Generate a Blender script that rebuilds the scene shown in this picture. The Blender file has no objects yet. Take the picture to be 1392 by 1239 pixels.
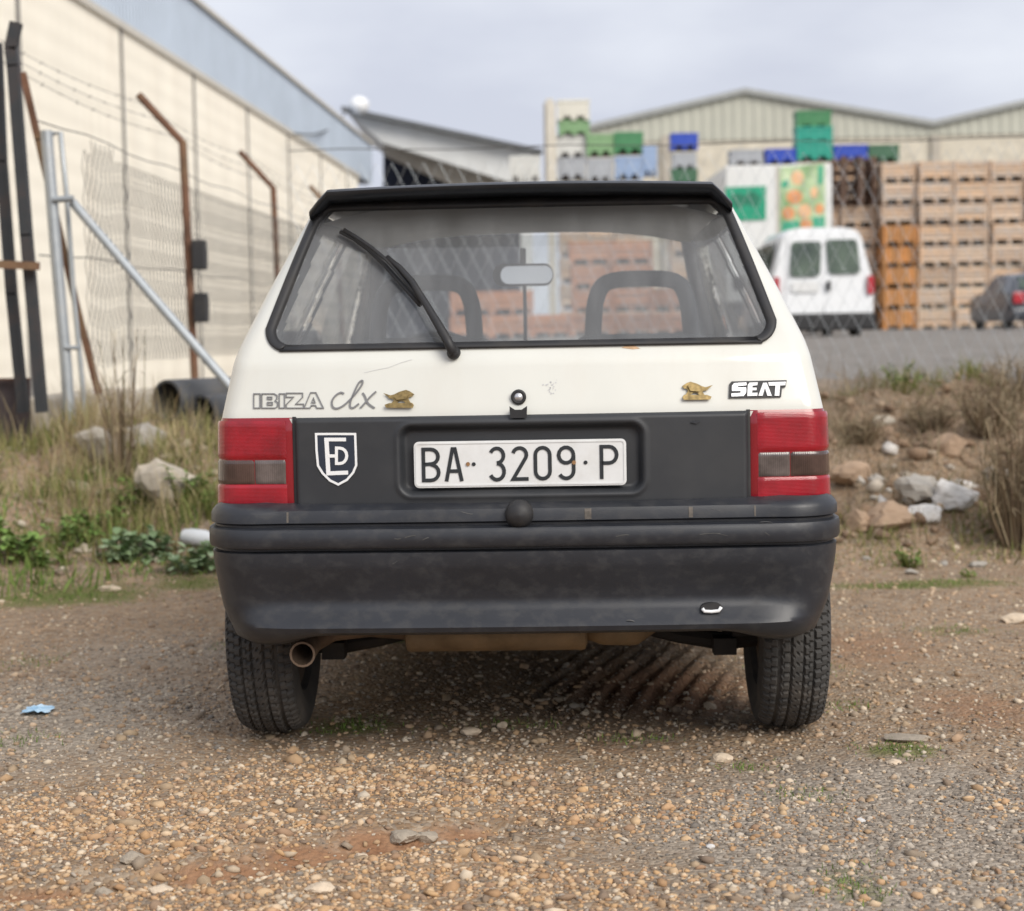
import bpy, math, random
import numpy as np
from mathutils import Matrix, Vector
random.seed(7); RNG = np.random.default_rng(7)
SC = bpy.context.scene; COL = SC.collection
# ------------------------------------------------------------------ camera
CAMH = 1.068; FPX = 2400.0; PITCH = math.atan(170/2400); ROLL = 0.018
cam = bpy.data.cameras.new('camera'); camo = bpy.data.objects.new('camera', cam); COL.objects.link(camo)
RM = Matrix.Rotation(math.pi/2-PITCH, 3, 'X') @ Matrix.Rotation(-ROLL, 3, 'Z')
camo.matrix_world = Matrix.Translation((0, 0, CAMH)) @ RM.to_4x4()
cam.sensor_fit = 'HORIZONTAL'; cam.sensor_width = 36; cam.lens = FPX/1392*36; cam.clip_start = .1; cam.clip_end = 2000
cam.dof.use_dof = True; cam.dof.focus_distance = 4.0; cam.dof.aperture_fstop = 3.8
SC.camera = camo
# ------------------------------------------------------------------ sky and sun
SUN_EL, SUN_AZ = math.radians(37), math.radians(143)   # sun behind the camera, to the right
w = bpy.data.worlds.new('World'); SC.world = w; w.use_nodes = True
nt = w.node_tree; nt.nodes.clear(); N = nt.nodes.new; L = nt.links.new
out = N('ShaderNodeOutputWorld'); bg = N('ShaderNodeBackground'); bg.inputs[1].default_value = .1
sky = N('ShaderNodeTexSky'); sky.sky_type = 'NISHITA'; sky.sun_disc = False; sky.sun_elevation = SUN_EL; sky.sun_rotation = SUN_AZ
tc = N('ShaderNodeTexCoord'); mp = N('ShaderNodeMapping'); mp.inputs['Scale'].default_value = (1, 1, 2.6)
n1 = N('ShaderNodeTexNoise'); n1.inputs['Scale'].default_value = 2.6; n1.inputs['Detail'].default_value = 6; n1.inputs['Roughness'].default_value = .48
rp = N('ShaderNodeValToRGB'); e = rp.color_ramp.elements
e[0].position = .40; e[0].color = (.63, .655, .755, 1); e[1].position = .62; e[1].color = (.90, .925, .985, 1)
sc_ = N('ShaderNodeVectorMath'); sc_.operation = 'SCALE'; sc_.inputs['Scale'].default_value = 7.9
mx = N('ShaderNodeMix'); mx.data_type = 'RGBA'; mx.inputs['Factor'].default_value = .93
L(tc.outputs['Generated'], mp.inputs[0]); L(mp.outputs[0], n1.inputs['Vector']); L(n1.outputs['Fac'], rp.inputs[0])
L(rp.outputs[0], sc_.inputs[0]); L(sky.outputs[0], mx.inputs['A']); L(sc_.outputs[0], mx.inputs['B'])
L(mx.outputs['Result'], bg.inputs[0]); L(bg.outputs[0], out.inputs[0])
sl = bpy.data.lights.new('sun', 'SUN'); so = bpy.data.objects.new('sun', sl); COL.objects.link(so)
sl.energy = 2.4; sl.angle = math.radians(36); sl.color = (1, .94, .85)
d = Vector((math.sin(SUN_AZ)*math.cos(SUN_EL), math.cos(SUN_AZ)*math.cos(SUN_EL), math.sin(SUN_EL)))
so.rotation_euler = d.to_track_quat('Z', 'Y').to_euler(); so.location = (3, -3, 9)
SC.view_settings.view_transform = 'Standard'; SC.view_settings.look = 'None'; SC.view_settings.gamma = 1
SC.view_settings.exposure = 0.40; SC.view_settings.use_curve_mapping = False

# ------------------------------------------------------------------ helpers
def ray(px, py):
    return RM @ Vector(((px-696)/FPX, -(py-619.5)/FPX, -1))
def at(px, py, Y):
    r = ray(px, py); t = Y/r.y
    return Vector((r.x*t, Y, CAMH+r.z*t))
def gpx(px, py):
    r = ray(px, py); t = -CAMH/r.z
    return (r.x*t, r.y*t)
def ss(a, b, x):
    t = np.clip((np.asarray(x, float)-a)/(b-a), 0, 1); return t*t*(3-2*t)

def mat(name, col, rough=.6, metal=0, var=.15, scale=6, bump=0, bscale=80, col2=None, dirt=None, coat=0, spec=.5, obrand=None, island=None, stretch=None, wave=None):
    m = bpy.data.materials.new(name); m.use_nodes = True; t = m.node_tree; nn = t.nodes.new; ll = t.links.new
    b = t.nodes['Principled BSDF']; tc = nn('ShaderNodeTexCoord'); vec = tc.outputs['Object']
    if stretch:
        q = nn('ShaderNodeMapping'); q.inputs['Scale'].default_value = stretch; ll(vec, q.inputs[0]); vec = q.outputs[0]
    n = nn('ShaderNodeTexNoise'); n.inputs['Scale'].default_value = scale; n.inputs['Detail'].default_value = 5; n.inputs['Roughness'].default_value = .6; ll(vec, n.inputs['Vector'])
    mr = nn('ShaderNodeMapRange'); mr.inputs[1].default_value = .3; mr.inputs[2].default_value = .7; ll(n.outputs['Fac'], mr.inputs[0])
    mxx = nn('ShaderNodeMix'); mxx.data_type = 'RGBA'; ll(mr.outputs[0], mxx.inputs['Factor'])
    c1 = [c*(1-var) for c in col]; c2 = col2 or [min(1, c*(1+var)) for c in col]
    mxx.inputs['A'].default_value = (*c1, 1); mxx.inputs['B'].default_value = (*c2, 1); res = mxx.outputs['Result']
    if obrand or island:
        ramp = nn('ShaderNodeValToRGB'); cols = obrand or island; ramp.color_ramp.interpolation = 'CONSTANT' if island else 'LINEAR'
        els = ramp.color_ramp.elements
        while len(els) < len(cols): els.new(.5)
        for i, c in enumerate(cols): els[i].position = i/len(cols) if island else i/(len(cols)-1); els[i].color = (*c, 1)
        src = nn('ShaderNodeObjectInfo').outputs['Random'] if obrand else nn('ShaderNodeNewGeometry').outputs['Random Per Island']
        ll(src, ramp.inputs[0])
        mu = nn('ShaderNodeMix'); mu.data_type = 'RGBA'; mu.blend_type = 'MULTIPLY'; mu.inputs['Factor'].default_value = 1
        ll(ramp.outputs[0], mu.inputs['A']); ll(res, mu.inputs['B']); res = mu.outputs['Result']
    if dirt:
        dc, amt, dsc = dirt[:3]
        n2 = nn('ShaderNodeTexNoise'); n2.inputs['Scale'].default_value = dsc; n2.inputs['Detail'].default_value = 8; n2.inputs['Roughness'].default_value = .65; ll(vec, n2.inputs['Vector'])
        m2 = nn('ShaderNodeMapRange'); m2.inputs[1].default_value = .48; m2.inputs[2].default_value = .75; m2.inputs[4].default_value = amt; ll(n2.outputs['Fac'], m2.inputs[0])
        mm = nn('ShaderNodeMix'); mm.data_type = 'RGBA'; ll(m2.outputs[0], mm.inputs['Factor']); ll(res, mm.inputs['A']); mm.inputs['B'].default_value = (*dc, 1); res = mm.outputs['Result']
        ra = nn('ShaderNodeMapRange'); ra.inputs[1].default_value = 0; ra.inputs[2].default_value = max(amt, .01); ra.inputs[3].default_value = rough; ra.inputs[4].default_value = min(1, rough+.25)
        ll(m2.outputs[0], ra.inputs[0]); ll(ra.outputs[0], b.inputs['Roughness'])
    else: b.inputs['Roughness'].default_value = rough
    ll(res, b.inputs['Base Color']); b.inputs['Metallic'].default_value = metal
    b.inputs['Coat Weight'].default_value = coat; b.inputs['Coat Roughness'].default_value = .08; b.inputs['Specular IOR Level'].default_value = spec
    if bump or wave:
        bp = nn('ShaderNodeBump'); bp.inputs['Strength'].default_value = bump or wave[1]; bp.inputs['Distance'].default_value = .01
        if wave:
            wv = nn('ShaderNodeTexWave'); wv.bands_direction = wave[2]; wv.inputs['Scale'].default_value = wave[0]; ll(tc.outputs['Object'], wv.inputs['Vector']); ll(wv.outputs['Fac'], bp.inputs['Height'])
        else:
            n3 = nn('ShaderNodeTexNoise'); n3.inputs['Scale'].default_value = bscale; n3.inputs['Detail'].default_value = 4; ll(vec, n3.inputs['Vector']); ll(n3.outputs['Fac'], bp.inputs['Height'])
        ll(bp.outputs[0], b.inputs['Normal'])
    return m

def glass_mat(name, tint=(.8, .83, .84), dust=.2, dcol=(.55, .55, .53)):
    m = bpy.data.materials.new(name); m.use_nodes = True; t = m.node_tree; t.nodes.clear(); nn = t.nodes.new; ll = t.links.new
    o = nn('ShaderNodeOutputMaterial'); tr = nn('ShaderNodeBsdfTransparent'); tr.inputs[0].default_value = (*tint, 1)
    g = nn('ShaderNodeBsdfGlossy'); g.inputs['Roughness'].default_value = .03; lw = nn('ShaderNodeLayerWeight'); lw.inputs[0].default_value = .5   # thin pane: the same reflectance from both sides
    pw = nn('ShaderNodeMath'); pw.operation = 'POWER'; pw.inputs[1].default_value = 5; ll(lw.outputs['Facing'], pw.inputs[0]); fr = nn('ShaderNodeMath'); fr.operation = 'MULTIPLY_ADD'; fr.inputs[1].default_value = .92; fr.inputs[2].default_value = .07; ll(pw.outputs[0], fr.inputs[0])
    m1 = nn('ShaderNodeMixShader'); ll(fr.outputs[0], m1.inputs[0]); ll(tr.outputs[0], m1.inputs[1]); ll(g.outputs[0], m1.inputs[2])
    df = nn('ShaderNodeBsdfDiffuse'); df.inputs[0].default_value = (*dcol, 1)
    tc = nn('ShaderNodeTexCoord'); mp = nn('ShaderNodeMapping'); mp.inputs['Scale'].default_value = (9, 2, 1.4); nz = nn('ShaderNodeTexNoise'); nz.inputs['Scale'].default_value = 2; nz.inputs['Detail'].default_value = 6
    ll(tc.outputs['Object'], mp.inputs[0]); ll(mp.outputs[0], nz.inputs['Vector'])
    mr = nn('ShaderNodeMapRange'); mr.inputs[1].default_value = .3; mr.inputs[2].default_value = .75; mr.inputs[3].default_value = dust*.75; mr.inputs[4].default_value = dust*1.35; ll(nz.outputs['Fac'], mr.inputs[0])
    m2 = nn('ShaderNodeMixShader'); ll(mr.outputs[0], m2.inputs[0]); ll(m1.outputs[0], m2.inputs[1]); ll(df.outputs[0], m2.inputs[2]); ll(m2.outputs[0], o.inputs[0])
    return m

class MB:
    def __init__(s): s.v = []; s.f = []
    def add(s, vs, fs):
        k = len(s.v); s.v += [tuple(p) for p in vs]; s.f += [tuple(i+k for i in f) for f in fs]; return s
    def box(s, x0, x1, y0, y1, z0, z1):
        vs = [(x, y, z) for z in (z0, z1) for y in (y0, y1) for x in (x0, x1)]
        return s.add(vs, [(0, 2, 3, 1), (4, 5, 7, 6), (0, 1, 5, 4), (2, 6, 7, 3), (0, 4, 6, 2), (1, 3, 7, 5)])
    def cbox(s, c, h, R=None):
        vs = [Vector((x*h[0], y*h[1], z*h[2])) for z in (-1, 1) for y in (-1, 1) for x in (-1, 1)]
        if R: vs = [R @ q for q in vs]
        c = Vector(c); return s.add([q+c for q in vs], [(0, 2, 3, 1), (4, 5, 7, 6), (0, 1, 5, 4), (2, 6, 7, 3), (0, 4, 6, 2), (1, 3, 7, 5)])
    def tube(s, pts, r, n=8, caps=True, closed=False):
        pts = [Vector(p) for p in pts]; k = len(pts); rs = r if hasattr(r, '__len__') else [r]*k; vs = []; up = Vector((.13, .21, .97)).normalized(); pa = None
        for i, p in enumerate(pts):
            if closed: dr = pts[(i+1) % k]-pts[i-1]
            else: dr = pts[min(i+1, k-1)]-pts[max(i-1, 0)]
            dr.normalize(); a = dr.cross(up) if pa is None else pa-dr*pa.dot(dr)     # carry the ring frame along the path
            if a.length < .05: a = dr.cross(Vector((1, .1, 0)))
            a.normalize(); b = dr.cross(a); pa = a
            vs += [p+(a*math.cos(2*math.pi*j/n)+b*math.sin(2*math.pi*j/n))*rs[i] for j in range(n)]
        fs = [(i*n+j, i*n+(j+1) % n, (i+1)*n+(j+1) % n, (i+1)*n+j) for i in range(k-1) for j in range(n)]
        if closed: fs += [((k-1)*n+j, (k-1)*n+(j+1) % n, (j+1) % n, j) for j in range(n)]
        elif caps: fs += [tuple(range(n))[::-1], tuple((k-1)*n+j for j in range(n))]
        return s.add(vs, fs)
    def lathe(s, prof, c, axis='X', n=48, close=False):
        c = Vector(c); vs = []
        for (a, r) in prof:
            for j in range(n):
                q = 2*math.pi*j/n
                v = {'X': (a, r*math.cos(q), r*math.sin(q)), 'Y': (r*math.cos(q), a, r*math.sin(q)), 'Z': (r*math.cos(q), r*math.sin(q), a)}[axis]
                vs.append(c+Vector(v))
        k = len(prof); fs = [(i*n+j, i*n+(j+1) % n, (i+1)*n+(j+1) % n, (i+1)*n+j) for i in range(k-1) for j in range(n)]
        if close: fs += [((k-1)*n+j, (k-1)*n+(j+1) % n, (j+1) % n, j) for j in range(n)]
        return s.add(vs, fs)
    def grid(s, P):   # P[i][j] points
        n = len(P); m = len(P[0])
        return s.add([p for r in P for p in r], [(i*m+j, i*m+j+1, (i+1)*m+j+1, (i+1)*m+j) for i in range(n-1) for j in range(m-1)])
    def prism(s, poly, fn, t0, t1):   # poly in 2-D; fn(x, y, t) -> point
        n = len(poly); vs = [fn(x, y, t0) for x, y in poly]+[fn(x, y, t1) for x, y in poly]
        return s.add(vs, [tuple(range(n)), tuple(range(n, 2*n))[::-1]]+[(i, (i+1) % n, n+(i+1) % n, n+i) for i in range(n)])
    def build(s, name, m, parent=None, org=None, smooth=False, bevel=0, kind=None, weld=False):
        if org is None: org = parent.get('_o', (0, 0, 0)) if parent else (0, 0, 0)
        a = np.array(s.v, float)-np.array(org, float)
        me = bpy.data.meshes.new(name); me.from_pydata(a.tolist(), [], s.f); me.materials.append(m)
        if smooth: me.polygons.foreach_set('use_smooth', [True]*len(me.polygons))
        me.update(); o = bpy.data.objects.new(name, me); COL.objects.link(o)
        if parent: o.parent = parent; o['_o'] = tuple(org)
        else: o.location = org; o['_o'] = tuple(org)
        if bevel:
            bm = o.modifiers.new('bevel', 'BEVEL'); bm.width = bevel; bm.segments = 2; bm.limit_method = 'ANGLE'; bm.angle_limit = .6
        if smooth and smooth != True: me.set_sharp_from_angle(angle=smooth)
        if kind: o['kind'] = kind
        return o
def np_mesh(name, V, Fl, Fn, m, smooth=False):
    me = bpy.data.meshes.new(name); me.vertices.add(len(V)); me.vertices.foreach_set('co', np.asarray(V, np.float32).ravel())
    me.loops.add(len(Fl)); me.loops.foreach_set('vertex_index', np.asarray(Fl, np.int32))
    st = np.concatenate([[0], np.cumsum(Fn)[:-1]]).astype(np.int32)
    me.polygons.add(len(Fn)); me.polygons.foreach_set('loop_start', st); me.polygons.foreach_set('loop_total', np.asarray(Fn, np.int32))
    if smooth: me.polygons.foreach_set('use_smooth', np.ones(len(Fn), bool))
    me.update(calc_edges=True); me.validate(); me.materials.append(m)
    o = bpy.data.objects.new(name, me); COL.objects.link(o); return o
def tag(o, label, cat, group=None):
    o['label'] = label; o['category'] = cat
    if group: o['group'] = group
    return o
def thing(name, loc, label, cat, group=None, rz=0):
    o = bpy.data.objects.new(name, None); COL.objects.link(o); o.location = loc; o.rotation_euler = (0, 0, rz); o.empty_display_size = .1
    o['_o'] = tuple(loc); return tag(o, label, cat, group)
def dup(root, loc, label, rz=0, group=None, scale=None):
    r = root.copy(); COL.objects.link(r); r.location = loc; r.rotation_euler = (0, 0, rz); r['label'] = label
    if scale: r.scale = scale
    if group: r['group'] = group
    for ch in root.children:
        c = ch.copy(); COL.objects.link(c); c.parent = r
        for g in ch.children:
            q = g.copy(); COL.objects.link(q); q.parent = c
    return r
def ribbon(mb, pts, wd, fn, t0, t1, closed=False):
    """stroke of width wd along 2-D pts, extruded between offsets t0..t1, mapped to space by fn(x,y,t)"""
    n = len(pts); Lp = []; Rp = []
    for i in range(n):
        p = pts[i]; a = pts[i-1] if (i > 0 or closed) else p; b = pts[(i+1) % n] if (i < n-1 or closed) else p
        d1 = np.array([p[0]-a[0], p[1]-a[1]], float); d2 = np.array([b[0]-p[0], b[1]-p[1]], float)
        l1 = np.hypot(*d1); l2 = np.hypot(*d2); d1 = d1/l1 if l1 > 1e-9 else d2/l2; d2 = d2/l2 if l2 > 1e-9 else d1
        n1 = np.array([-d1[1], d1[0]]); n2 = np.array([-d2[1], d2[0]]); m_ = n1+n2; q = max(.35, float(m_@m_)/2); m_ = m_/q
        Lp.append((p[0]+m_[0]*wd/2, p[1]+m_[1]*wd/2)); Rp.append((p[0]-m_[0]*wd/2, p[1]-m_[1]*wd/2))
    vs = [fn(*q, t0) for q in Lp]+[fn(*q, t0) for q in Rp]+[fn(*q, t1) for q in Lp]+[fn(*q, t1) for q in Rp]
    fs = []; rng = range(n if closed else n-1)
    for i in rng:
        j = (i+1) % n
        fs += [(i, j, n+j, n+i), (2*n+i, 3*n+i, 3*n+j, 2*n+j), (i, 2*n+i, 2*n+j, j), (n+i, n+j, 3*n+j, 3*n+i)]
    if not closed: fs += [(0, n, 3*n, 2*n), (n-1, 3*n-1, 4*n-1, 2*n-1)]
    mb.add(vs, fs)
def arc(cx, cy, rx, ry, a0, a1, n=10):
    return [(cx+rx*math.cos(math.radians(a0+(a1-a0)*i/n)), cy+ry*math.sin(math.radians(a0+(a1-a0)*i/n))) for i in range(n+1)]
def stone_mesh(mb, c, r, seed, flat=.7, n=2, jag=.35):
    import bmesh
    rr = np.random.default_rng(seed); bm = bmesh.new(); bmesh.ops.create_icosphere(bm, subdivisions=n, radius=1)
    ph = rr.normal(size=(9, 3)); am = rr.uniform(.5, 1, 9)
    vs = []
    for v in bm.verts:
        p = np.array(v.co); k = 1.0
        for q, a in zip(ph, am):
            qn = q/np.linalg.norm(q); dd = p@qn
            lim = 1-jag*a
            if dd*k > lim: k = lim/dd
        p = p*k*(1+.04*rr.normal()); vs.append((c[0]+p[0]*r[0], c[1]+p[1]*r[1], c[2]+p[2]*r[2]))
    fs = [tuple(x.index for x in f.verts) for f in bm.faces]; bm.free(); mb.add(vs, fs)
    return mb

# ------------------------------------------------------------------ ground
def blob(px, py, rx, ry, k=1.):
    c = gpx(px, py); ry_ = abs(gpx(px, py-ry)[1]-gpx(px, py+ry)[1])/2
    return (c[0], c[1], rx*c[1]/FPX, ry_, k)
RED = [blob(*b) for b in [(60, 1215, 120, 12, .8), (330, 1190, 110, 15), (440, 1170, 100, 14), (540, 1150, 90, 13), (640, 1132, 70, 10, .7), (1330, 965, 130, 45, .55), (1180, 880, 140, 40, .5), (900, 930, 160, 45, .7), (820, 1020, 80, 20, .4), (90, 1110, 60, 12, .3), (780, 1160, 60, 30, .35)]]
MOSS = [blob(*b) for b in [(600, 870, 200, 9, .6), (20, 1010, 60, 14, .35), (860, 1005, 60, 8, .4), (1010, 1040, 40, 8, .4), (1300, 860, 70, 8, .5), (1150, 960, 50, 8, .35), (90, 815, 120, 15, 1.1), (260, 800, 70, 9, .8), (480, 985, 70, 14, .8), (1225, 1022, 60, 12, .9), (1165, 1200, 60, 40, .6), (1100, 905, 50, 8, .5), (1250, 798, 150, 8, .9), (1090, 1080, 50, 12, .4), (330, 880, 60, 8, .3), (40, 900, 60, 14, .3), (700, 985, 90, 8, .4)]]
GREY = [blob(*b) for b in [(1280, 1150, 330, 120, 1.4), (1010, 1130, 190, 70, .7), (90, 975, 210, 70, .75), (230, 890, 200, 35, .5), (560, 1030, 180, 25, .35)]]
def field(bl, x, y):
    f = np.zeros(np.broadcast(x, y).shape)
    for cx, cy, rx, ry, k in bl:
        f = np.maximum(f, k*np.exp(-(((x-cx)/rx)**2+((y-cy)/ry)**2)*.9))
    return f
RUTP = [gpx(*p) for p in [(-100, 1225), (120, 1210), (330, 1190), (450, 1168), (560, 1146), (680, 1128)]]
def H(x, y):
    x = np.asarray(x, float); y = np.asarray(y, float)
    h = .008*np.sin(2.1*x+.7*y)+.006*np.sin(3.3*y-1.9*x+1)+.004*np.sin(7*x+2.2*np.sin(3*y))+.003*np.sin(9.5*y+3*np.sin(4*x))
    near = 1-ss(6.5, 9, y); h = h*(.35+.65*near)
    # rut
    dmin = np.full(np.broadcast(x, y).shape, 9.)
    for (ax, ay), (bx, by) in zip(RUTP[:-1], RUTP[1:]):
        t = np.clip(((x-ax)*(bx-ax)+(y-ay)*(by-ay))/((bx-ax)**2+(by-ay)**2), 0, 1)
        dmin = np.minimum(dmin, np.hypot(x-ax-t*(bx-ax), y-ay-t*(by-ay)))
    h = h-.028*np.exp(-(dmin/.055)**2)+.012*np.exp(-((dmin-.15)/.07)**2)
    # churned ridges under the car
    m = np.exp(-(((x-.36)/.32)**4+((y-5.35)/.5)**4)); s = (x-.36)*1.0-(y-5.35)*.28
    h = h+m*.013*(np.sin(s*2*math.pi/.068+1.4*np.sin(y*5))*.7+.3*np.sin(s*2*math.pi/.041+3*y))
    # wheels sit in slight hollows; soil mounded further back
    h = h-.010*np.exp(-(((np.abs(x-.02)-.7)/.14)**2+((y-4.7)/.25)**2))
    rise = ss(7.2, 11.3-1.5*(1-ss(-1.5, 0, x)), y)*(.56*ss(-3.9, -3.3, x)-.15*(1-ss(-3.9, -3.3, x)))+.32*ss(11.5, 27, y)*ss(-1, 1, x)
    bank = ss(7.4, 8.4, y)*(1-ss(10.5, 12, y))*ss(-3.6, -3.0, x)*(1-ss(-1.3, -.6, x)); h = h+bank*(.04*np.sin(4*x+3*y)+.035*np.sin(7*y-5*x)+.02*np.sin(13*x+4*y))
    lump = ss(7.6, 8.6, y)*(1-ss(11.8, 13.5, y))*ss(.8, 1.6, x)
    h = h+rise+lump*(.05*np.sin(3.1*x+1.7*y)+.05*np.sin(5.3*y-2.2*x)+.035*np.sin(8*x+5*y)+.03*np.sin(13*x-9*y)+.05)
    return h
def axis(fine0, fine1, st, lo, hi, g=1.12):
    a = list(np.arange(fine0, fine1+1e-6, st)); q = st
    while a[-1] < hi: q = min(q*g, 60); a.append(a[-1]+q)
    q = st; b = []
    c = fine0
    while c > lo: q = min(q*g, 60); c -= q; b.append(c)
    return np.array(b[::-1]+a)
gx = axis(-1.9, 1.9, .015, -420, 420); gy = axis(2.7, 7.2, .015, -60, 700)
GX, GY = np.meshgrid(gx, gy); GZ = H(GX, GY)
nx, ny = len(gx), len(gy); idx = np.arange(nx*ny).reshape(ny, nx)
F = np.stack([idx[:-1, :-1], idx[:-1, 1:], idx[1:, 1:], idx[1:, :-1]], -1).reshape(-1, 4)
gm = bpy.data.materials.new('earth'); gm.use_nodes = True; t = gm.node_tree; nn = t.nodes.new; ll = t.links.new; b = t.nodes['Principled BSDF']
def _noise(s, det=6, r=.6):
    n = nn('ShaderNodeTexNoise'); n.inputs['Scale'].default_value = s; n.inputs['Detail'].default_value = det; n.inputs['Roughness'].default_value = r; ll(geo.outputs['Position'], n.inputs['Vector']); return n.outputs['Fac']
def _mr(f, a, b_, c=0., d_=1.):
    m = nn('ShaderNodeMapRange'); ll(f, m.inputs[0]); m.inputs[1].default_value = a; m.inputs[2].default_value = b_; m.inputs[3].default_value = c; m.inputs[4].default_value = d_; return m.outputs[0]
def _mix(f, a, b_):
    m = nn('ShaderNodeMix'); m.data_type = 'RGBA'
    if isinstance(f, float): m.inputs['Factor'].default_value = f
    else: ll(f, m.inputs['Factor'])
    for k, q in (('A', a), ('B', b_)):
        if isinstance(q, tuple): m.inputs[k].default_value = (*q, 1)
        else: ll(q, m.inputs[k])
    return m.outputs['Result']
def _math(op, a, b_):
    m = nn('ShaderNodeMath'); m.operation = op
    for i, q in enumerate((a, b_)):
        if isinstance(q, (int, float)): m.inputs[i].default_value = q
        else: ll(q, m.inputs[i])
    return m.outputs[0]
geo = nn('ShaderNodeNewGeometry'); at_ = nn('ShaderNodeAttribute'); at_.attribute_name = 'zone'; sp = nn('ShaderNodeSeparateColor'); ll(at_.outputs['Color'], sp.inputs[0])
fine = _noise(95, 3); mid = _noise(14, 6); big = _noise(1.7, 4)
vor = nn('ShaderNodeTexVoronoi'); vor.inputs['Scale'].default_value = 85; ll(geo.outputs['Position'], vor.inputs['Vector'])
vsep = nn('ShaderNodeSeparateColor'); ll(vor.outputs['Color'], vsep.inputs[0])
base = _mix(_mr(mid, .35, .65), (.215, .142, .086), (.385, .265, .165))
base = _mix(_mr(big, .35, .65, 0., .5), base, (.20, .14, .092))
grit = _mix(_mr(vsep.outputs['Red'], 0., 1.), (.17, .14, .115), (.42, .34, .25))
base = _mix(_mr(vsep.outputs['Green'], .45, .6, 0., .75), base, grit)
greyc = _mix(_mr(vsep.outputs['Blue'], 0., 1.), (.175, .15, .122), (.42, .365, .30))
base = _mix(_mr(_math('ADD', sp.outputs['Blue'], _math('MULTIPLY', mid, .5)), .45, .85, 0., .85), base, greyc)
red = _mix(_mr(mid, .3, .7), (.22, .11, .058), (.33, .19, .11))
base = _mix(_mr(_math('ADD', sp.outputs['Red'], _math('MULTIPLY', mid, .6)), .6, .95, 0., .95), base, red)
mossc = _mix(_mr(fine, .3, .7), (.075, .085, .022), (.18, .19, .055))
base = _mix(_mr(_math('ADD', sp.outputs['Green'], _math('MULTIPLY', _noise(22, 6, .7), .9)), .8, 1.15, 0., .75), base, mossc)
sx = nn('ShaderNodeSeparateXYZ'); ll(geo.outputs['Position'], sx.inputs[0])
yard = _mix(_mr(_noise(3, 8, .7), .3, .7), (.17, .155, .14), (.29, .268, .245))
base = _mix(_mr(_math('ADD', sx.outputs['Y'], _math('MULTIPLY', big, 2.)), 12.2, 13.2), base, yard)
ll(base, b.inputs['Base Color']); b.inputs['Roughness'].default_value = .95; b.inputs['Specular IOR Level'].default_value = .2
bp = nn('ShaderNodeBump'); bp.inputs['Strength'].default_value = .9; bp.inputs['Distance'].default_value = .012
ll(_math('ADD', _math('MULTIPLY', _math('SUBTRACT', 1., vor.outputs['Distance']), .5), _math('MULTIPLY', mid, 1.2)), bp.inputs['Height']); ll(bp.outputs[0], b.inputs['Normal'])
gobj = np_mesh('ground', np.stack([GX, GY, GZ], -1).reshape(-1, 3), F.ravel(), np.full(len(F), 4), gm, True)
gobj['kind'] = 'structure'
za = gobj.data.color_attributes.new('zone', 'FLOAT_COLOR', 'POINT')
zc = np.ones((nx*ny, 4), np.float32); zc[:, 0] = field(RED, GX, GY).ravel(); zc[:, 1] = field(MOSS, GX, GY).ravel(); zc[:, 2] = field(GREY, GX, GY).ravel(); za.data.foreach_set('color', zc.ravel())

# ------------------------------------------------------------------ gravel (uncountable)
phi = (1+5**.5)/2
ICV = np.array([(-1, phi, 0), (1, phi, 0), (-1, -phi, 0), (1, -phi, 0), (0, -1, phi), (0, 1, phi), (0, -1, -phi), (0, 1, -phi), (phi, 0, -1), (phi, 0, 1), (-phi, 0, -1), (-phi, 0, 1)])/math.sqrt(1+phi*phi)
ICF = np.array([(0, 11, 5), (0, 5, 1), (0, 1, 7), (0, 7, 10), (0, 10, 11), (1, 5, 9), (5, 11, 4), (11, 10, 2), (10, 7, 6), (7, 1, 8), (3, 9, 4), (3, 4, 2), (3, 2, 6), (3, 6, 8), (3, 8, 9), (4, 9, 5), (2, 4, 11), (6, 2, 10), (8, 6, 7), (9, 8, 1)])
def pebbles(name, X, Y, Rr, m, label, sink=.35, smooth=True, jit=.16):
    n = len(X); Z = H(X, Y)
    V = ICV[None]*(1+RNG.normal(0, jit, (n, 12, 1)))
    sc = np.stack([RNG.uniform(.85, 1.5, n), RNG.uniform(.7, 1.1, n), RNG.uniform(.45, .85, n)], -1)*Rr[:, None]
    V = V*sc[:, None]; a = RNG.uniform(0, 6.283, n); tl = RNG.normal(0, .35, n)
    y1 = V[..., 1]*np.cos(tl)[:, None]-V[..., 2]*np.sin(tl)[:, None]; z1 = V[..., 1]*np.sin(tl)[:, None]+V[..., 2]*np.cos(tl)[:, None]
    x2 = V[..., 0]*np.cos(a)[:, None]-y1*np.sin(a)[:, None]; y2 = V[..., 0]*np.sin(a)[:, None]+y1*np.cos(a)[:, None]
    V = np.stack([x2+X[:, None], y2+Y[:, None], z1+(Z+Rr*sink)[:, None]], -1).reshape(-1, 3)
    Fi = (ICF[None]+(np.arange(n)*12)[:, None, None]).reshape(-1)
    o = np_mesh(name, V, Fi, np.full(n*20, 3), m, smooth); o['kind'] = 'stuff'; return tag(o, label, 'gravel')
def scatter(n, x0, x1, y0, y1, dens):
    X = RNG.uniform(x0, x1, n); Y = RNG.uniform(y0, y1, n); k = RNG.uniform(0, 1, n) < dens(X, Y); return X[k], Y[k]
def lump(X, Y): return .5+.5*np.sin(5.1*X+2.7*Y+2*np.sin(3.3*Y))*np.sin(4.3*Y-1.8*X+1.5*np.sin(2.9*X))
GCOL = [(.48, .31, .18), (.54, .385, .235), (.38, .235, .13), (.58, .44, .30), (.29, .20, .135), (.50, .325, .175), (.60, .50, .38), (.43, .27, .145), (.23, .17, .125), (.49, .35, .22), (.34, .22, .14)]
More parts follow.
